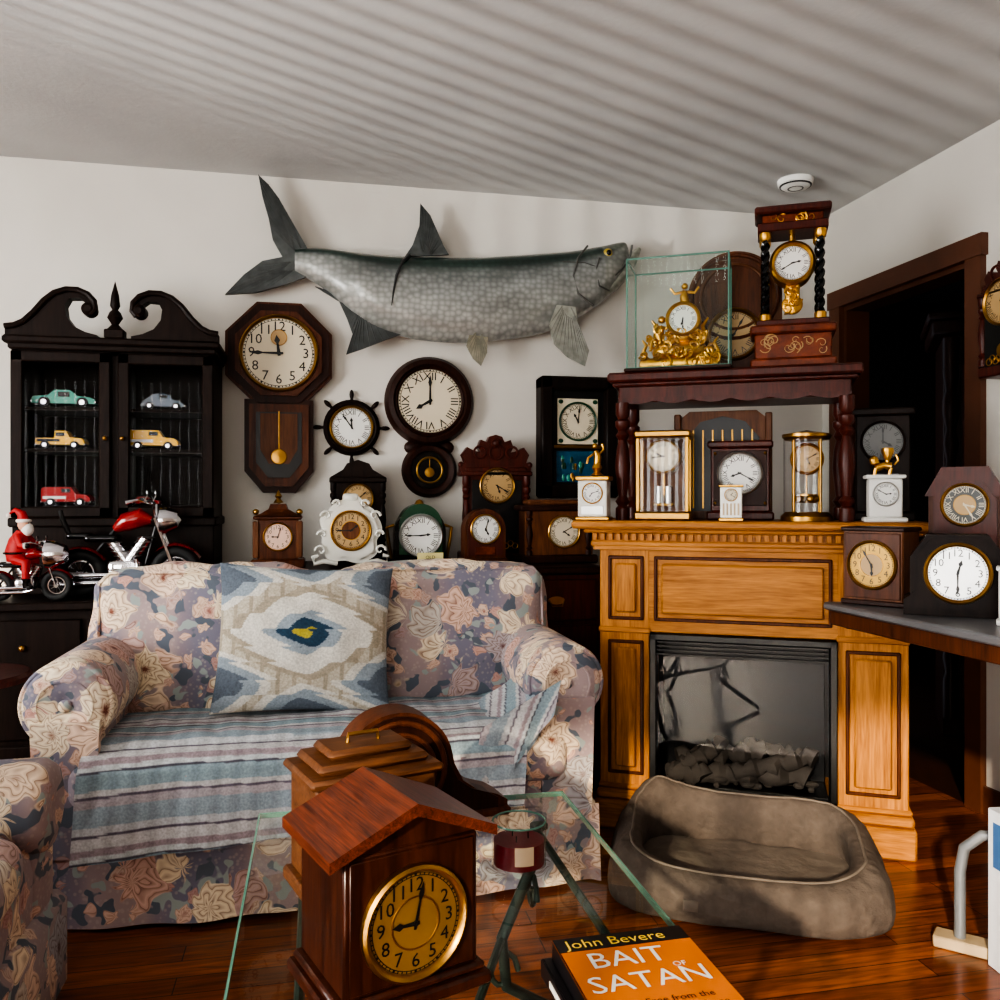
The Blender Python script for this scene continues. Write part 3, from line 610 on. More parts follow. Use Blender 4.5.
def skirt(u,v):
    x=-.745+u*1.57;y=2.452+.008*sin(u*40)*v+.012*sin(u*13+1)*v
    for p in (.0,.5,1.0):
        d=abs(u-p);y-= .02*math.exp(-(d/.012)**2)*v
    return (x,y-.02*v,.24-.225*v)
b.grid(skirt,160,8,m)
b.box(-.74,.82,2.46,3.13,.03,.25,m,.01)
b.done(ang=60)
def stripe(s):
    pal=[((.34,.42,.48),.05),((.58,.60,.62),.02),((.14,.12,.16),.007),((.60,.60,.61),.03),((.38,.31,.34),.018),((.58,.62,.64),.014),((.10,.10,.13),.006),((.30,.40,.45),.045),((.60,.60,.60),.014),((.15,.13,.17),.007),((.47,.43,.46),.022)]
    T=sum(w for _,w in pal);s=s%T
    for c,w in pal:
        if s<w: return c
        s-=w
    return pal[0][0]
path=[(3.0,.50),(2.9,.478),(2.7,.484),(2.5,.482),(2.44,.468),(2.412,.43),(2.405,.36),(2.402,.28),(2.396,.20)]
LN=[0]
for i in range(1,len(path)): LN.append(LN[-1]+math.dist(path[i],path[i-1]))
def pp(s):
    for i in range(1,len(path)):
        if s<=LN[i]+1e-9:
            f=(s-LN[i-1])/(LN[i]-LN[i-1]);return path[i-1][0]*(1-f)+path[i][0]*f,path[i-1][1]*(1-f)+path[i][1]*f
    return path[-1]
def bl(u,v):
    s=v*LN[-1]
    x=-.61+u*1.21-.05*max(0,v-.6)
    y,z=pp(s*(1-.12*u*max(0,v-.3)))
    n=noise.noise(Vector((x*5,s*4,0)))*.014+noise.noise(Vector((x*14,s*10,3)))*.006
    if v>.62: y-=abs(n)*.9+.010*(1+sin(x*22+1))*(v-.6)
    else: z+=abs(n)+.006
    z+=.012*max(0,(u-.94)/.06)*(v<.6)
    return (x,y,z)
b=B('striped_blanket');b.grid(bl,120,220,'cloth',lambda u,v:tuple(k*(1+.12*sin(u*900)) for k in stripe(v*LN[-1]*1.0+.006*sin(u*9))))
def fl2(u,v):
    x=.50+.17*u; z=.50+.13*u**1.5-.02*v; y=2.72-.30*v
    if v>.85: z-=(v-.85)*.9*(1-u*.3)
    return (x,y+.008*sin(u*9),z+.006*sin(v*14+u*5))
b.grid(fl2,40,60,'cloth',lambda u,v:stripe(u*.25+v*.1))
def fl3(u,v):
    x=.46+.24*u-.03*v;z=.49+.13*u-(.20-.13*abs(u-.35)*2*.6)*v
    return (x,2.425-.02*v-.006*sin(u*14)*v,z)
b.grid(fl3,40,30,'cloth',lambda u,v:stripe(.2+u*.22+v*.06))
b.done(ang=80)
# ikat pillow
def ik(u,v):
    x=(u-.5)*2;y=(v-.5)*2
    jx=.07*(((int(v*60)*7919)%13)/13-.5)*2
    def dd(cx,cy,a,b_): return (abs(x-cx+jx)/a)**1.25+(abs(y-cy)/b_)**1.25
    wh=(.68,.66,.60);bg=(.13,.16,.20);lb=(.30,.36,.41);tn=(.40,.35,.27);cr=(.54,.49,.40)
    d=dd(0,.05,.92,.62)
    if d<.075: return (.45,.38,.04)
    if d<.24: return (.02,.06,.11)
    if d<.40: return lb
    if d<.86: return wh
    if d<1.02: return tn
    for cx,cy in ((-1.0,-.62),(1.0,-.62),(-1.0,.78),(1.0,.78),(0,1.12),(0,-1.06)):
        e=dd(cx,cy,.70,.46)
        if e<.75: return bg if e<.45 else lb
        if e<.95: return wh
    return cr if int(u*46)%4 else tn
b=B('ikat_throw_pillow')
def pil(sg):
    def f(u,v):
        x=u*2-1;y=v*2-1;e=max(0,(1-x*x)*(1-y*y))
        return (x*.272*(1-.06*(1-y*y)*abs(x)**3),sg*(.075*e**.45)+.006*noise.noise(Vector((x*4,y*4,sg))),y*.232*(1-.06*(1-x*x)*abs(y)**3))
    return f
b.grid(pil(-1),180,180,'cloth',ik);b.grid(pil(1),40,40,'cloth',lambda u,v:(.5,.47,.4))
o=b.done((-.04,2.76,.715),3,ang=80);o.rotation_euler=(math.radians(-14),math.radians(3),math.radians(2))
# armchair
b=B('floral_armchair');m='floral'
b.rbox((-1.0,1.66,.24),(.8,.9,.34),.05,m,8);b.rbox((-.95,1.66,.40),(.72,.56,.14),.05,m,10,.02);b.rbox((-1.36,1.66,.5),(.2,.86,.72),.09,m,10)
for y in (1.25,2.07):
    b.rbox((-1.0,y,.27),(.82,.17,.5),.05,m,10);b.lathe([(0,.40),(.06,.41),(.09,.40),(.105,.38),(.105,-.4),(0,-.4)],(-.98,y,.47),m,'X',28)
b.box(-1.4,-.57,1.16,2.17,.02,.25,m,.02);b.done(ang=60)
b=B('round_side_table');b.lathe([(0,.65),(.17,.65),(.18,.64),(.175,.625),(0,.625)],(0,0,0),'redwood','Z',36);turned(b,0,0,.2,.63,.035,'redwood')
for i in range(3):
    a=2*pi*i/3+.5;b.tube([(0,0,.26),(.08*cos(a),.08*sin(a),.22),(.15*cos(a),.15*sin(a),.08),(.2*cos(a),.2*sin(a),.015)],[.02,.018,.015,.014],'redwood',8)
b.done((-1.0,2.72,0))
b=B('lidded_urn');b.lathe([(0,0),(.04,0),(.03,.02),(.06,.05),(.065,.08),(.05,.11),(.04,.12),(.045,.125),(.03,.14),(.01,.145),(.012,.155),(0,.16)],(0,0,0),'midbrown','Z',28);b.done((-1.0,2.66,.651))
# ------------------------------------------------------------------ fireplace frame
FR=-29.1;LX,LY=.976,2.89;DX,DY=cos(math.radians(FR)),sin(math.radians(FR));NX,NY=-DY,DX
def FP(s,o,z): return (LX+DX*s+NX*o,LY+DY*s+NY*o,z)
b=B('electric_fireplace_mantel');m='oak'
b.box(0,.175,0,.3,.0,.98,m,.004);b.box(.785,1.0,0,.3,.0,.98,m,.004);b.box(.17,.79,.0,.3,.69,.98,'oakh',.004);b.box(.17,.79,.02,.3,.0,.15,'oakh',.004);b.box(.17,.79,.28,.3,.1,.7,'black')
b.box(-.015,1.02,-.03,.3,0,.10,'oakh',.008);b.box(-.01,1.015,-.02,.3,.10,.135,'oakh',.01);b.box(-.005,1.01,-.01,.3,.135,.155,'oakh',.008)
b.box(-.03,1.03,-.02,.32,.985,1.01,'oakh',.008);b.box(-.05,1.05,-.045,.34,1.035,1.05,'oakh',.006);b.box(-.09,1.07,-.07,.38,1.05,1.078,'oakh',.008);b.box(-.02,1.02,-.015,.31,.975,1.035,'oakh',.002)
for i in range(38): b.box(-.02+i*.0275,-.004+i*.0275,-.035,-.012,1.01,1.034,m,.001)
def panel(x0,x1,z0,z1,mm):
    for q in ((x0,x0+.012,z0,z1),(x1-.012,x1,z0,z1),(x0,x1,z0,z0+.012),(x0,x1,z1-.012,z1)): b.box(q[0],q[1],-.008,0,q[2],q[3],'walnut',.004)
    e=.026;b.box(x0+e,x1-e,-.014,0,z0+e,z1-e,mm,.011)
panel(.19,.77,.73,.955,'oakh');panel(.03,.155,.73,.955,m);panel(.03,.155,.19,.66,m);panel(.81,.975,.19,.66,m);panel(.81,.975,.73,.955,m)
b.box(-.003,.178,-.008,.0,.685,.705,'oakh',.004);b.box(.782,1.003,-.008,0,.685,.705,'oakh',.004)
for q in ((.176,.2,.14,.688),(.762,.785,.14,.688),(.176,.785,.14,.165),(.176,.785,.665,.688)): b.box(q[0],q[1],-.018,.05,q[2],q[3],'black',.003)
for i in range(4): b.box(.2,.76,-.004,.006,.655-i*.014,.662-i*.014,'black',.001)
b.add([(.2,0,.165),(.76,0,.165),(.76,0,.61),(.2,0,.61)],[(0,1,2,3)],'insert');b.box(.2,.76,.2,.21,.155,.66,'black');b.box(.2,.76,0,.2,.155,.162,'black')
for (x0,z0,x1,z1,r,y) in ((.3,.19,.7,.22,.036,.07),(.26,.24,.56,.28,.03,.09),(.45,.21,.72,.29,.028,.05),(.28,.22,.42,.31,.026,.05),(.5,.3,.68,.27,.024,.09),(.24,.2,.36,.2,.03,.04)):
    b.tube([(x0+(x1-x0)*i/12,y+.01*sin(i*2),z0+(z1-z0)*i/12+.008*sin(i*3)) for i in range(13)],[r*(1+.25*sin(i*2.3)) for i in range(13)],'logs',10)
for i in range(40): b.ball((random.uniform(.23,.73),random.uniform(.02,.12),.172+random.uniform(0,.02)),(random.uniform(.01,.025),.015,.012),'logs',8)
b.done(FP(0,0,0),FR)
ZM=1.079
b=B('carved_wooden_side_table');m='redwood'
b.box(-.425,.425,-.16,.17,.49,.525,m,.008);b.box(-.41,.41,-.145,.155,.475,.492,m,.006);b.box(-.39,.39,-.125,.14,.42,.478,m,.004)
P=[(-.39+.78*i/48,.425-.012*abs(sin(i*pi/8))) for i in range(49)]+[(.39,.435),(-.39,.435)]
b.prism(P,-.13,-.115,m)
for sx in (-1,1):
    for y in (-.12,.135): turned(b,sx*.375,y,.0,.42,.028,m)
b.done(FP(.445,.19,ZM),FR)
ZT=ZM+.526
def scrolls(b,cx,cy,cz,w,h,n,mat,seed=1,r=.0045):
    R=random.Random(seed)
    for i in range(n):
        x=cx+R.uniform(-w/2,w/2);z=cz+R.uniform(0,h);q=R.uniform(.012,.026);s=R.choice((-1,1));a0=R.uniform(0,6)
        b.tube([(x+s*q*(1-k/14)*cos(a0+k*.55),cy+R.uniform(-.002,.002)-.004*k/10,z+q*(1-k/14)*sin(a0+k*.55)) for k in range(12)],[r*(1.2-k*.06) for k in range(12)],mat,6)
def pane(b,p,mat='tglass'): b.add(p,[(0,1,2,3)],mat)
b=B('cased_ormolu_clock')
for x in (-.175,.175):
    for y in (-.11,.11): b.box(x-.003,x+.003,y-.003,y+.003,.0,.40,'glassedge',.001)
for z in (.012,.40):
    for y in (-.11,.11): b.box(-.178,.178,y-.003,y+.003,z-.003,z+.003,'glassedge',.001)
    for x in (-.175,.175): b.box(x-.003,x+.003,-.11,.11,z-.003,z+.003,'glassedge',.001)
b.box(-.185,.185,-.12,.12,0,.012,'darkwood',.003)
X_,Y_=.175,.11
pane(b,[(-X_,-Y_,.015),(X_,-Y_,.015),(X_,-Y_,.4),(-X_,-Y_,.4)]);pane(b,[(-X_,Y_,.015),(X_,Y_,.015),(X_,Y_,.4),(-X_,Y_,.4)])
pane(b,[(-X_,-Y_,.015),(-X_,Y_,.015),(-X_,Y_,.4),(-X_,-Y_,.4)]);pane(b,[(X_,-Y_,.015),(X_,Y_,.015),(X_,Y_,.4),(X_,-Y_,.4)]);pane(b,[(-X_,-Y_,.4),(X_,-Y_,.4),(X_,Y_,.4),(-X_,Y_,.4)])
b.rbox((0,0,.035),(.28,.12,.04),.015,'gold',6);b.rbox((.0,0,.08),(.18,.09,.06),.025,'gold',6,.01);b.rbox((.01,0,.14),(.1,.07,.08),.03,'gold',6,.01)
scrolls(b,0,-.06,.03,.28,.06,22,'gold',3);scrolls(b,-.01,-.045,.09,.2,.07,20,'gold',5)
for sx in (-1,1): b.tube([(sx*.05,0,.07),(sx*.09,0,.12),(sx*.08,0,.17),(sx*.1,0,.2)],[.012,.01,.008,.004],'gold',8);b.tube([(sx*.11,0,.05),(sx*.135,0,.08),(sx*.12,0,.11),(sx*.135,0,.13)],[.01,.008,.007,.003],'gold',8)
b.cyl((.015,.03,.19),.06,.07,'gold','Y',30);b.dial(.015,-.05,.19,.05,'white','gold','R',6,30,bw=.22)
b.tube([(-.07,-.01,.11),(-.075,-.015,.14),(-.065,-.02,.175)],[.018,.02,.014],'gold',10);b.ball((-.062,-.022,.196),.014,'gold',12)
b.tube([(-.065,-.025,.17),(-.045,-.04,.16),(-.03,-.045,.18)],[.007,.006,.005],'gold',8);b.tube([(-.075,-.02,.12),(-.095,-.045,.115),(-.1,-.05,.08)],[.011,.009,.006],'gold',8)
b.tube([(.02,0,.25),(.015,-.005,.28),(.018,-.005,.30)],[.018,.016,.01],'gold',10);b.ball((.018,-.008,.315),.012,'gold',12)
for sx in (-1,1): b.tube([(.018+sx*.01,-.005,.295),(.018+sx*.035,-.01,.29),(.018+sx*.05,-.01,.31)],[.006,.005,.004],'gold',8)
b.done(FP(.265,.15,ZT),FR)
b=B('arched_wooden_clock');b.prism(arch(.34,.47,28,.17),-.03,.035,'midbrown');b.prism(arch(.27,.42,28,.135,0,.02),-.036,-.03,'walnut');b.ring((.0,-.034,.3),.155,.008,'walnut','Y',44);b.ring((.0,-.036,.3),.12,.006,'midbrown','Y',44);b.dial(0,-.038,.16,.085,'tan','brass','R',8,5,bw=.15)
b.box(-.185,.185,-.036,.04,0,.03,'midbrown',.005);b.done(FP(.45,.325,ZT),FR)
b=B('portico_clock');b.box(-.14,.14,-.09,.08,0,.03,'inlay',.006);b.box(-.125,.125,-.078,.07,.03,.115,'inlay',.004);b.box(-.14,.14,-.09,.08,.115,.145,'inlay',.006);b.box(-.12,.12,-.075,.065,.145,.165,'redwood',.004)
scrolls(b,0,-.079,.05,.2,.045,16,'tan',9,.0015)
for sx in (-1,1):
    for y in (-.05,.04):
        b.lathe([(0,.165),(.02,.165),(.02,.185),(.013,.19)],(sx*.09,y,0),'gold','Z',16);b.lathe([(.013,.44),(.02,.45),(.02,.47),(0,.47)],(sx*.09,y,0),'gold','Z',16)
        for ph0 in (0,pi): b.tube([(sx*.09+.0075*cos(ph0+i*.6),y+.0075*sin(ph0+i*.6),.188+i*.0064) for i in range(41)],.0085,'blackgloss',7)
b.box(-.115,.115,-.075,.065,.47,.5,'redwood',.004);b.box(-.1,.1,-.06,.05,.5,.53,'inlay',.004);b.box(-.125,.125,-.085,.07,.53,.555,'redwood',.006);scrolls(b,0,-.061,.505,.16,.015,8,'gold',4,.002)
b.cyl((0,.04,.36),.07,.07,'gold','Y',32);b.dial(0,-.035,.365,.060,'white','gold','R',2,40,bw=.25)
b.tube([(0,0,.47),(0,0,.42)],.01,'gold',8);b.tube([(0,-.01,.3),(0,-.015,.25)],.008,'gold',8)
b.lathe([(0,.006),(.03,.004),(.035,0),(.03,-.004),(0,-.006)],(0,-.015,.225),'gold','Y',24);b.rbox((0,-.012,.265),(.05,.02,.07),.01,'gold',6);scrolls(b,0,-.024,.2,.05,.11,14,'gold',6,.003)
b.done(FP(.65,.16,ZT),FR)
b=B('white_figural_clock');b.box(-.06,.06,-.045,.045,0,.012,'gold',.003);b.box(-.052,.052,-.038,.038,.012,.14,'porcelain',.004);b.box(-.06,.06,-.045,.045,.14,.155,'gold',.003)
b.dial(0,-.04,.095,.034,'white','gold','R',7,12);b.box(-.04,.04,-.041,-.039,.02,.05,'silver',.001)
b.lathe([(0,.155),(.025,.158),(.01,.17),(.018,.185),(.012,.2)],(0.01,0,0),'gold','Z',16);b.tube([(.01,0,.195),(.012,0,.225),(.005,0,.245)],[.012,.014,.009],'gold',10);b.ball((.003,0,.262),.011,'gold',10)
b.tube([(.02,0,.235),(.035,-.01,.25),(.03,-.01,.27)],.004,'gold',6);b.tube([(-.002,0,.235),(-.02,-.01,.22),(-.025,-.01,.2)],.004,'gold',6);b.done(FP(-.02,.0,ZM),FR)
b=B('crystal_regulator_clock')
for x in (-.085,.085):
    for y in (-.06,.06): b.box(x-.007,x+.007,y-.007,y+.007,.03,.29,'brass',.002)
b.box(-.098,.098,-.075,.075,0,.03,'brass',.006);b.box(-.098,.098,-.075,.075,.29,.315,'brass',.006)
pane(b,[(-.08,-.06,.03),(.08,-.06,.03),(.08,-.06,.29),(-.08,-.06,.29)],'glass')
for x in (-.085,.085): pane(b,[(x,-.06,.03),(x,.06,.03),(x,.06,.29),(x,-.06,.29)],'glass')
b.cyl((0,.05,.225),.06,.08,'brass','Y',30);b.dial(0,-.035,.225,.055,'cream','brass','R',9,44,bw=.12);b.box(-.003,.003,-.012,-.008,.09,.17,'brass',0)
for x in (-.016,.016): b.cyl((x,-.01,.06),.012,.06,'silver','Z',14);b.box(-.035,.035,-.02,0,.05,.06,'brass')
b.box(-.08,.08,.045,.05,.03,.29,'midbrown',0)
b.done(FP(.215,.09,ZM),FR)
b=B('mahogany_mantel_clock');b.box(-.115,.115,-.05,.05,0,.03,'redwood',.006);b.box(-.1,.1,-.045,.045,.03,.255,'redwood',.004);b.box(-.112,.112,-.052,.05,.255,.28,'redwood',.006);b.box(-.09,.09,-.049,-.045,.05,.245,'darkwood',.003)
for x in (-.085,.085):
    for z in (.06,.235): b.ball((x,-.05,z),.006,'brass',8)
b.dial(0,-.052,.165,.068,'white','silver','R',8,20,bw=.14);b.done(FP(.475,.17,ZM),FR)
b=B('small_white_desk_clock');b.box(-.04,.04,-.025,.025,0,.01,'gold',.002);b.box(-.036,.036,-.022,.022,.01,.115,'porcelain',.003);b.box(-.04,.04,-.025,.025,.115,.122,'gold',.002)
for i in range(5): b.box(-.024+i*.012-.003,-.024+i*.012+.003,-.023,-.022,.02,.06,'beige',0)
b.dial(0,-.024,.088,.02,'cream','gold','R',1,20);b.done(FP(.45,-.01,ZM),FR)
b=B('glass_dome_anniversary_clock');b.lathe([(0,0),(.085,0),(.085,.015),(.07,.03),(0,.03)],(0,0,0),'brass','Z');b.lathe([(0,.275),(.07,.275),(.08,.285),(.08,.295),(.02,.305),(0,.31)],(0,0,0),'brass','Z')
b.lathe([(.075,.028),(.075,.28)],(0,0,0),'glass','Z',40)
for i in range(4): a=pi/4+i*pi/2;b.cyl((.06*cos(a),.06*sin(a),.03),.004,.25,'brass','Z',10)
b.cyl((0,.03,.21),.05,.055,'brass','Y',28);b.dial(0,-.028,.21,.045,'tan','brass','R',5,10,bw=.2);
for i in range(4): a=i*pi/2+.4;b.ball((.028*cos(a),.028*sin(a),.075),.015,'brass',12)
b.cyl((0,0,.06),.003,.12,'brass','Z',8);b.cyl((0,0,.085),.035,.006,'brass','Z',20);b.done(FP(.695,.1,ZM),FR)
b=B('lion_top_clock');b.box(-.065,.065,-.045,.045,0,.015,'white',.004);b.box(-.05,.05,-.038,.038,.015,.14,'white',.004);b.box(-.06,.06,-.045,.045,.14,.152,'white',.003);b.dial(0,-.04,.09,.036,'white','silver','R',2,50)
b.tube([(-.025,0,.175),(0,0,.185),(.02,0,.18)],[.013,.012,.014],'gold',10);b.ball((-.032,0,.2),(.014,.012,.016),'gold',10);b.tube([(-.028,0,.19),(-.03,0,.21)],[.015,.01],'gold',8)
for x in (-.025,.02):
    for y in (-.008,.008): b.tube([(x,y,.175),(x-.004,y,.153)],.005,'gold',6)
b.tube([(.03,0,.185),(.042,0,.2),(.035,0,.22)],.003,'gold',6);b.lathe([(0,.2),(.008,.2),(.02,.23),(.018,.24)],(.01,0,0),'gold','Z',14);b.tube([(.01,0,.185),(.01,0,.21)],.006,'gold',6)
b.done(FP(.93,.03,ZM),FR)
b=B('tall_oak_cased_clock');b.prism([(-.17,0),(.17,0),(.17,.36),(.12,.40),(-.12,.40),(-.17,.36)],-.03,.03,'midbrown');b.prism([(-.13,.03),(.13,.03),(.13,.3),(.08,.36),(0,.38),(-.08,.36),(-.13,.3)],-.035,-.03,'black')
for i in range(7): b.box(-.105+i*.035-.003,-.105+i*.035+.003,-.039,-.035,.04,.33,'brass',.001)
b.box(-.175,-.15,-.045,.03,0,.39,'midbrown',.004);b.box(.15,.175,-.045,.03,0,.39,'midbrown',.004);b.done(FP(.41,.29,ZM),FR)
b=B('dark_bracket_clock');b.box(-.1,.1,-.04,.04,0,.03,'blackwood',.005);b.box(-.085,.085,-.035,.035,.03,.36,'blackwood',.004);b.box(-.1,.1,-.042,.04,.36,.385,'blackwood',.005);b.dial(0,-.038,.27,.065,'darkdial','blackwood','R',4,0);b.box(-.05,.05,-.038,-.035,.05,.16,'blackgloss',0);b.done(FP(.945,.2,ZM),FR-4)
# ------------------------------------------------------------------ right table + clocks
b=B('marble_top_table');b.box(1.455,2.02,1.3,2.27,.828,.85,'marble',.006);b.box(1.47,2.0,1.32,2.255,.785,.828,'walnut',.004)
for x,y in ((1.94,1.95),(1.94,1.38),(1.53,1.36)): turned(b,x,y,0,.79,.035,'walnut')
b.tube([(1.94,1.95,.2),(1.94,1.38,.2)],.018,'walnut',8);b.done()
ZR=.851
b=B('brass_faced_box_clock');b.box(-.085,.085,-.06,.06,0,.215,'midbrown',.004);b.box(-.09,.09,-.065,.065,.0,.015,'darkwood',.003);b.box(-.09,.09,-.065,.065,.21,.222,'darkwood',.003);b.box(-.078,.078,-.064,-.06,.02,.205,'walnut',.003);b.dial(0,-.066,.115,.064,'goldface','brass','A',5,55,mid='tan');b.done((1.585,2.18,ZR),-58)
b=B('tambour_octagon_clock');P=[(-.125,0),(.125,0),(.125,.04),(.11,.05),(.11,.15),(.07,.21),(-.07,.21),(-.11,.15),(-.11,.05),(-.125,.04)];b.prism(P,-.055,.055,'blackwood');b.prism([(x*.88,.02+(z)*.86) for x,z in P],-.062,-.055,'blackwood');b.dial(0,-.064,.112,.070,'silver','brass','A',12,30,bw=.12);b.done((1.63,1.935,ZR),-38)
b=B('cottage_clock');b.box(-.105,.105,-.06,.06,0,.03,'walnut',.005);P=[(-.095,.03),(.095,.03),(.095,.32),(.05,.38),(-.05,.38),(-.095,.32)];b.prism(P,-.05,.05,'walnut');b.prism([(-.105,.31),(.105,.31),(.06,.395),(-.06,.395)],-.06,.05,'redwood');b.prism([(x*.85,.03+(z-.03)*.93) for x,z in P],-.066,-.05,'redwood');b.dial(0,-.068,.285,.056,'blackdial','brass','R',3,25,'cream',.12,mid='tan');b.box(-.06,.06,-.069,-.066,.06,.17,'bluegl',.001);b.done((1.86,2.17,ZR),-44)
b=B('small_white_desk_clock');b.box(-.045,.045,-.03,.03,0,.012,'white',.003);b.box(-.04,.04,-.026,.026,.012,.13,'white',.004);b.box(-.045,.045,-.03,.03,.13,.14,'white',.003);b.dial(0,-.028,.08,.032,'cream','silver','R',10,10);b.done((1.63,1.735,ZR),-42)
# ------------------------------------------------------------------ dog bed
b=B('dog_bed')
def sup(a,e=.42): c_,s_=cos(a),sin(a);return (math.copysign(abs(c_)**e,c_),math.copysign(abs(s_)**e,s_))
def ridged(p): return 1-2*abs(noise.noise(p))
def bed(u,v):
    a=2*pi*u;cx,cy=sup(a);q=2*pi*v
    front=math.exp(-((a-4.71)/.75)**2);left=math.exp(-((a-2.3)/.5)**2)
    hh=.084+.024*left+.012*max(0,cy)-.022*front
    r=.046+.012*front;x=cx*.34+cx*r*cos(q);y=cy*.235+cy*r*cos(q)
    z=hh+hh*math.copysign(abs(sin(q))**.8,sin(q))
    lean=(z-.08)*.2*(1-.5*front);x-=cx*lean;y-=cy*lean*.6
    p=Vector((x,y,z));n=noise.noise(p*6)*.012+ridged(p*10)*.005+ridged(p*24)*.002
    z+=n*.8*(z>.02)
    return (x+cx*n*.8,y+cy*n*.8,max(.002,z))
b.grid(lambda u,v:bed(u,v),220,48,'ghost',None,True)
b.rbox((0,0,.03),(.66,.45,.05),.024,'ghostin',30,.008,.010,9)
pth=[];
for i in range(90): p_=bed(i/90,.25);pth.append((p_[0],p_[1],p_[2]+.001))
b.tube(pth,.004,'ghostin',6,True)
b.box(-.16,-.12,-.305,-.295,.05,.08,'ghostin',.002)
b.done((1.235,2.335,0),-27,ang=80)
b=B('tubular_floor_stand');b.tube([(0,0,.03),(0,0,.2),(.01,0,.26),(.05,0,.3),(.12,0,.31)],.014,'greytube',12);b.box(-.06,.3,-.03,.03,0,.03,'beige',.004);b.box(.1,.14,-.03,.03,.03,.31,'greytube',.003);b.done((1.61,1.90,0),-45)
b=B('product_box');b.box(0,.12,0,.2,0,.39,'whitepanel',.002);b.box(-.001,.12,.02,.18,.25,.36,'bluepanel',0);b.box(.01,.11,-.001,.2,.2,.34,'bluepanel',0);b.done((1.60,1.62,.0),-6)
# ------------------------------------------------------------------ coffee table
b=B('glass_coffee_table');x0,x1,y0,y1=-.13,.575,.85,1.98
b.add([(x0,y0,.450),(x1,y0,.450),(x1,y1,.450),(x0,y1,.450)],[(0,1,2,3)],'tglass')
for q in ((x0,x0+.004,y0,y1),(x1-.004,x1,y0,y1),(x0,x1,y0,y0+.004),(x0,x1,y1-.004,y1)): b.box(q[0],q[1],q[2],q[3],.4395,.4505,'glassedge',0)
cx,cy=(x0+x1)/2,(y0+y1)/2
for sx in (-1,1):
    for sy in (-1,1):
        X=cx+sx*.25;Y=cy+sy*.40
        b.tube([(X,Y,.438),(X-sx*.02,Y-sy*.02,.36),(X-sx*.1,Y-sy*.08,.24),(X-sx*.09,Y-sy*.08,.14),(X+sx*.0,Y,.05),(X+sx*.05,Y+sy*.03,.01)],.012,'iron',10)
        b.tube([(X-sx*(.1-.035*(1-k/16)*cos(k*.6)),Y-sy*.08,.17+.05*(1-k/16)*sin(k*.6)) for k in range(15)],.006,'iron',8)
        b.tube([(X-sx*.02,Y-sy*(.02+.045*(1-k/16)*cos(k*.6)),.3+.05*(1-k/16)*sin(k*.6)) for k in range(15)],.006,'iron',8)
        b.lathe([(0,.432),(.02,.432),(.02,.4395),(0,.4395)],(X,Y,0),'iron','Z',14)
b.tube([(cx-.15,cy-.32,.24),(cx,cy,.2),(cx+.15,cy+.32,.24)],.009,'iron',8);b.tube([(cx-.15,cy+.32,.24),(cx,cy,.2),(cx+.15,cy-.32,.24)],.009,'iron',8)
b.tube([(cx+.25,cy-.4,.42),(cx+.25,cy+.4,.42)],.008,'iron',8);b.tube([(cx-.25,cy-.4,.42),(cx-.25,cy+.4,.42)],.008,'iron',8)
b.done()
ZG=.451
b=B('gabled_mantel_clock');m='rosewood'
b.box(-.112,.112,-.09,.09,0,.018,m,.004);b.box(-.105,.105,-.084,.084,.018,.03,m,.004);b.box(-.095,.095,-.078,.078,.03,.205,m,.003);b.box(-.088,.088,-.081,-.078,.035,.2,m,.003)
b.prism([(-.1,.205),(.1,.205),(0,.248)],-.074,.078,m)
for sx in (-1,1): b.prism([(sx*.118,.198),(sx*.118,.212),(0,.262),(0,.246)],-.092,.088,'rosetop')
b.dial(0,-.084,.108,.066,'goldface','brass','A',9,2,bw=.12,mid='goldface');b.done((.10,1.262,ZG),20,1.08)
b=B('bracket_mantel_clock');m='tanwood'
b.box(-.125,.125,-.085,.085,0,.025,m,.005);b.box(-.112,.112,-.075,.075,.025,.205,m,.004);b.box(-.125,.125,-.088,.085,.205,.222,m,.006);b.box(-.105,.105,-.07,.07,.222,.24,m,.008);b.box(-.08,.08,-.05,.05,.24,.258,m,.008)
b.tube([(-.03,0,.258),(-.028,0,.272),(.028,0,.272),(.03,0,.258)],.004,'brass',8);b.dial(0,-.077,.125,.07,'cream','brass','A',7,15);b.done((.08,1.59,ZG),18)
b=B('tambour_mantel_clock');P=[(-.21,0),(.25,0),(.25,.03),(.225,.045),(.18,.06),(.145,.085),(.125,.125)]
P+=[(.122*cos(a),.128+.118*sin(a)) for a in [pi*i/20 for i in range(1,20)]]+[(-.125,.125),(-.145,.085),(-.17,.06),(-.195,.045),(-.21,.03)]
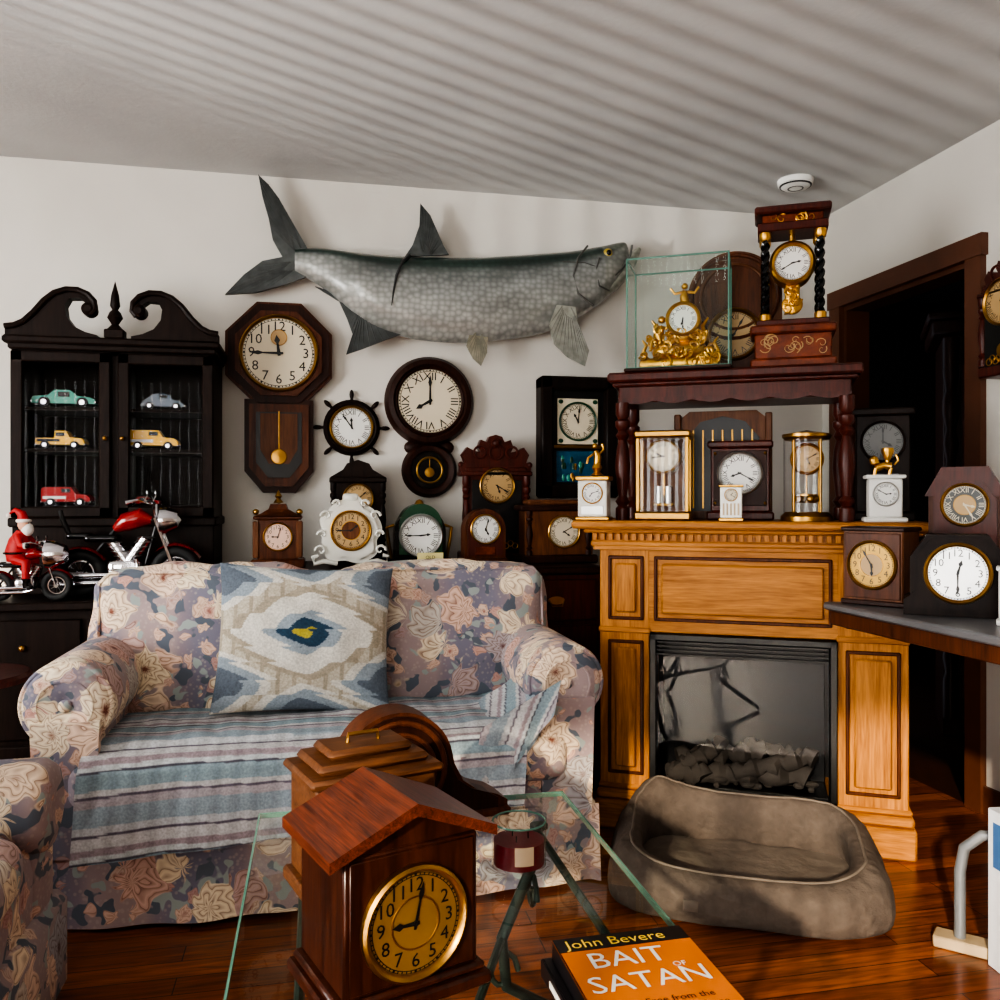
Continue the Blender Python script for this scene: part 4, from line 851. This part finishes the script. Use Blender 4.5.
b.prism(P,-.045,.045,'walnut');b.prism([(x*.9,.012+z*.92) for x,z in P],-.052,.0,'darkwood');b.box(-.215,.255,-.058,.05,0,.018,'walnut',.005);b.ring((0,-.05,.125),.1,.007,'walnut');b.ring((0,-.05,.122),.078,.006,'walnut');b.dial(0,-.054,.10,.060,'cream','brass','A',4,20);b.done((.16,1.868,ZG),10)
b=B('jar_candle');b.lathe([(0,0),(.048,0),(.052,.006),(.052,.085),(.049,.088)],(0,0,0),'glass','Z',36);b.lathe([(0,.008),(.0485,.008),(.0485,.052),(0,.052)],(0,0,0),'wax','Z',36)
b.lathe([(.0527,.02),(.0527,.055)],(0,0,0),'label','Z',20,-1.95,-1.25);b.ring((0,0,.087),.0505,.002,'glassedge','Z')
for i in range(3): a=i*2.1;b.cyl((.018*cos(a),.018*sin(a),.052),.0012,.012,'black','Z',6)
b.done((.375,1.59,ZG))
b=B('paperback_book');b.box(-.1,.1,-.125,.125,0,.002,'bookblack',0);b.box(-.098,.099,-.123,.123,.002,.026,'pages',0);b.box(-.1,-.098,-.125,.125,0,.028,'bookblack',0);b.box(-.1,.1,-.125,.125,.026,.028,'orange',0);b.box(-.1,.1,.088,.125,.0281,.0284,'bookblack',0)
b.text('John Bevere',-.01,.104,.029,.031,'yellowtext',0,True);b.text('BAIT',-.01,.055,.029,.056,'white',0,True);b.text('OF',.055,.025,.029,.016,'white',0,True);b.text('SATAN',.0,-.003,.029,.055,'white',0,True);b.text('Living Free from the',0,-.05,.029,.017,'black',0,True);b.text('Deadly Trap of Offense',0,-.07,.029,.017,'black',0,True)
b.done((.437,1.085,ZG+.026),1)
b=B('hardcover_book');b.box(-.1,.1,-.125,.125,0,.003,'bookblack',.001);b.box(-.098,.098,-.122,.122,.003,.022,'pages',0);b.box(-.1,.1,-.125,.125,.022,.025,'bookblack',.001);b.box(-.103,-.1,-.125,.125,0,.025,'bookblack',.001);b.box(-.104,-.103,-.08,.08,.008,.017,'white',0);b.done((.427,1.095,ZG),2)
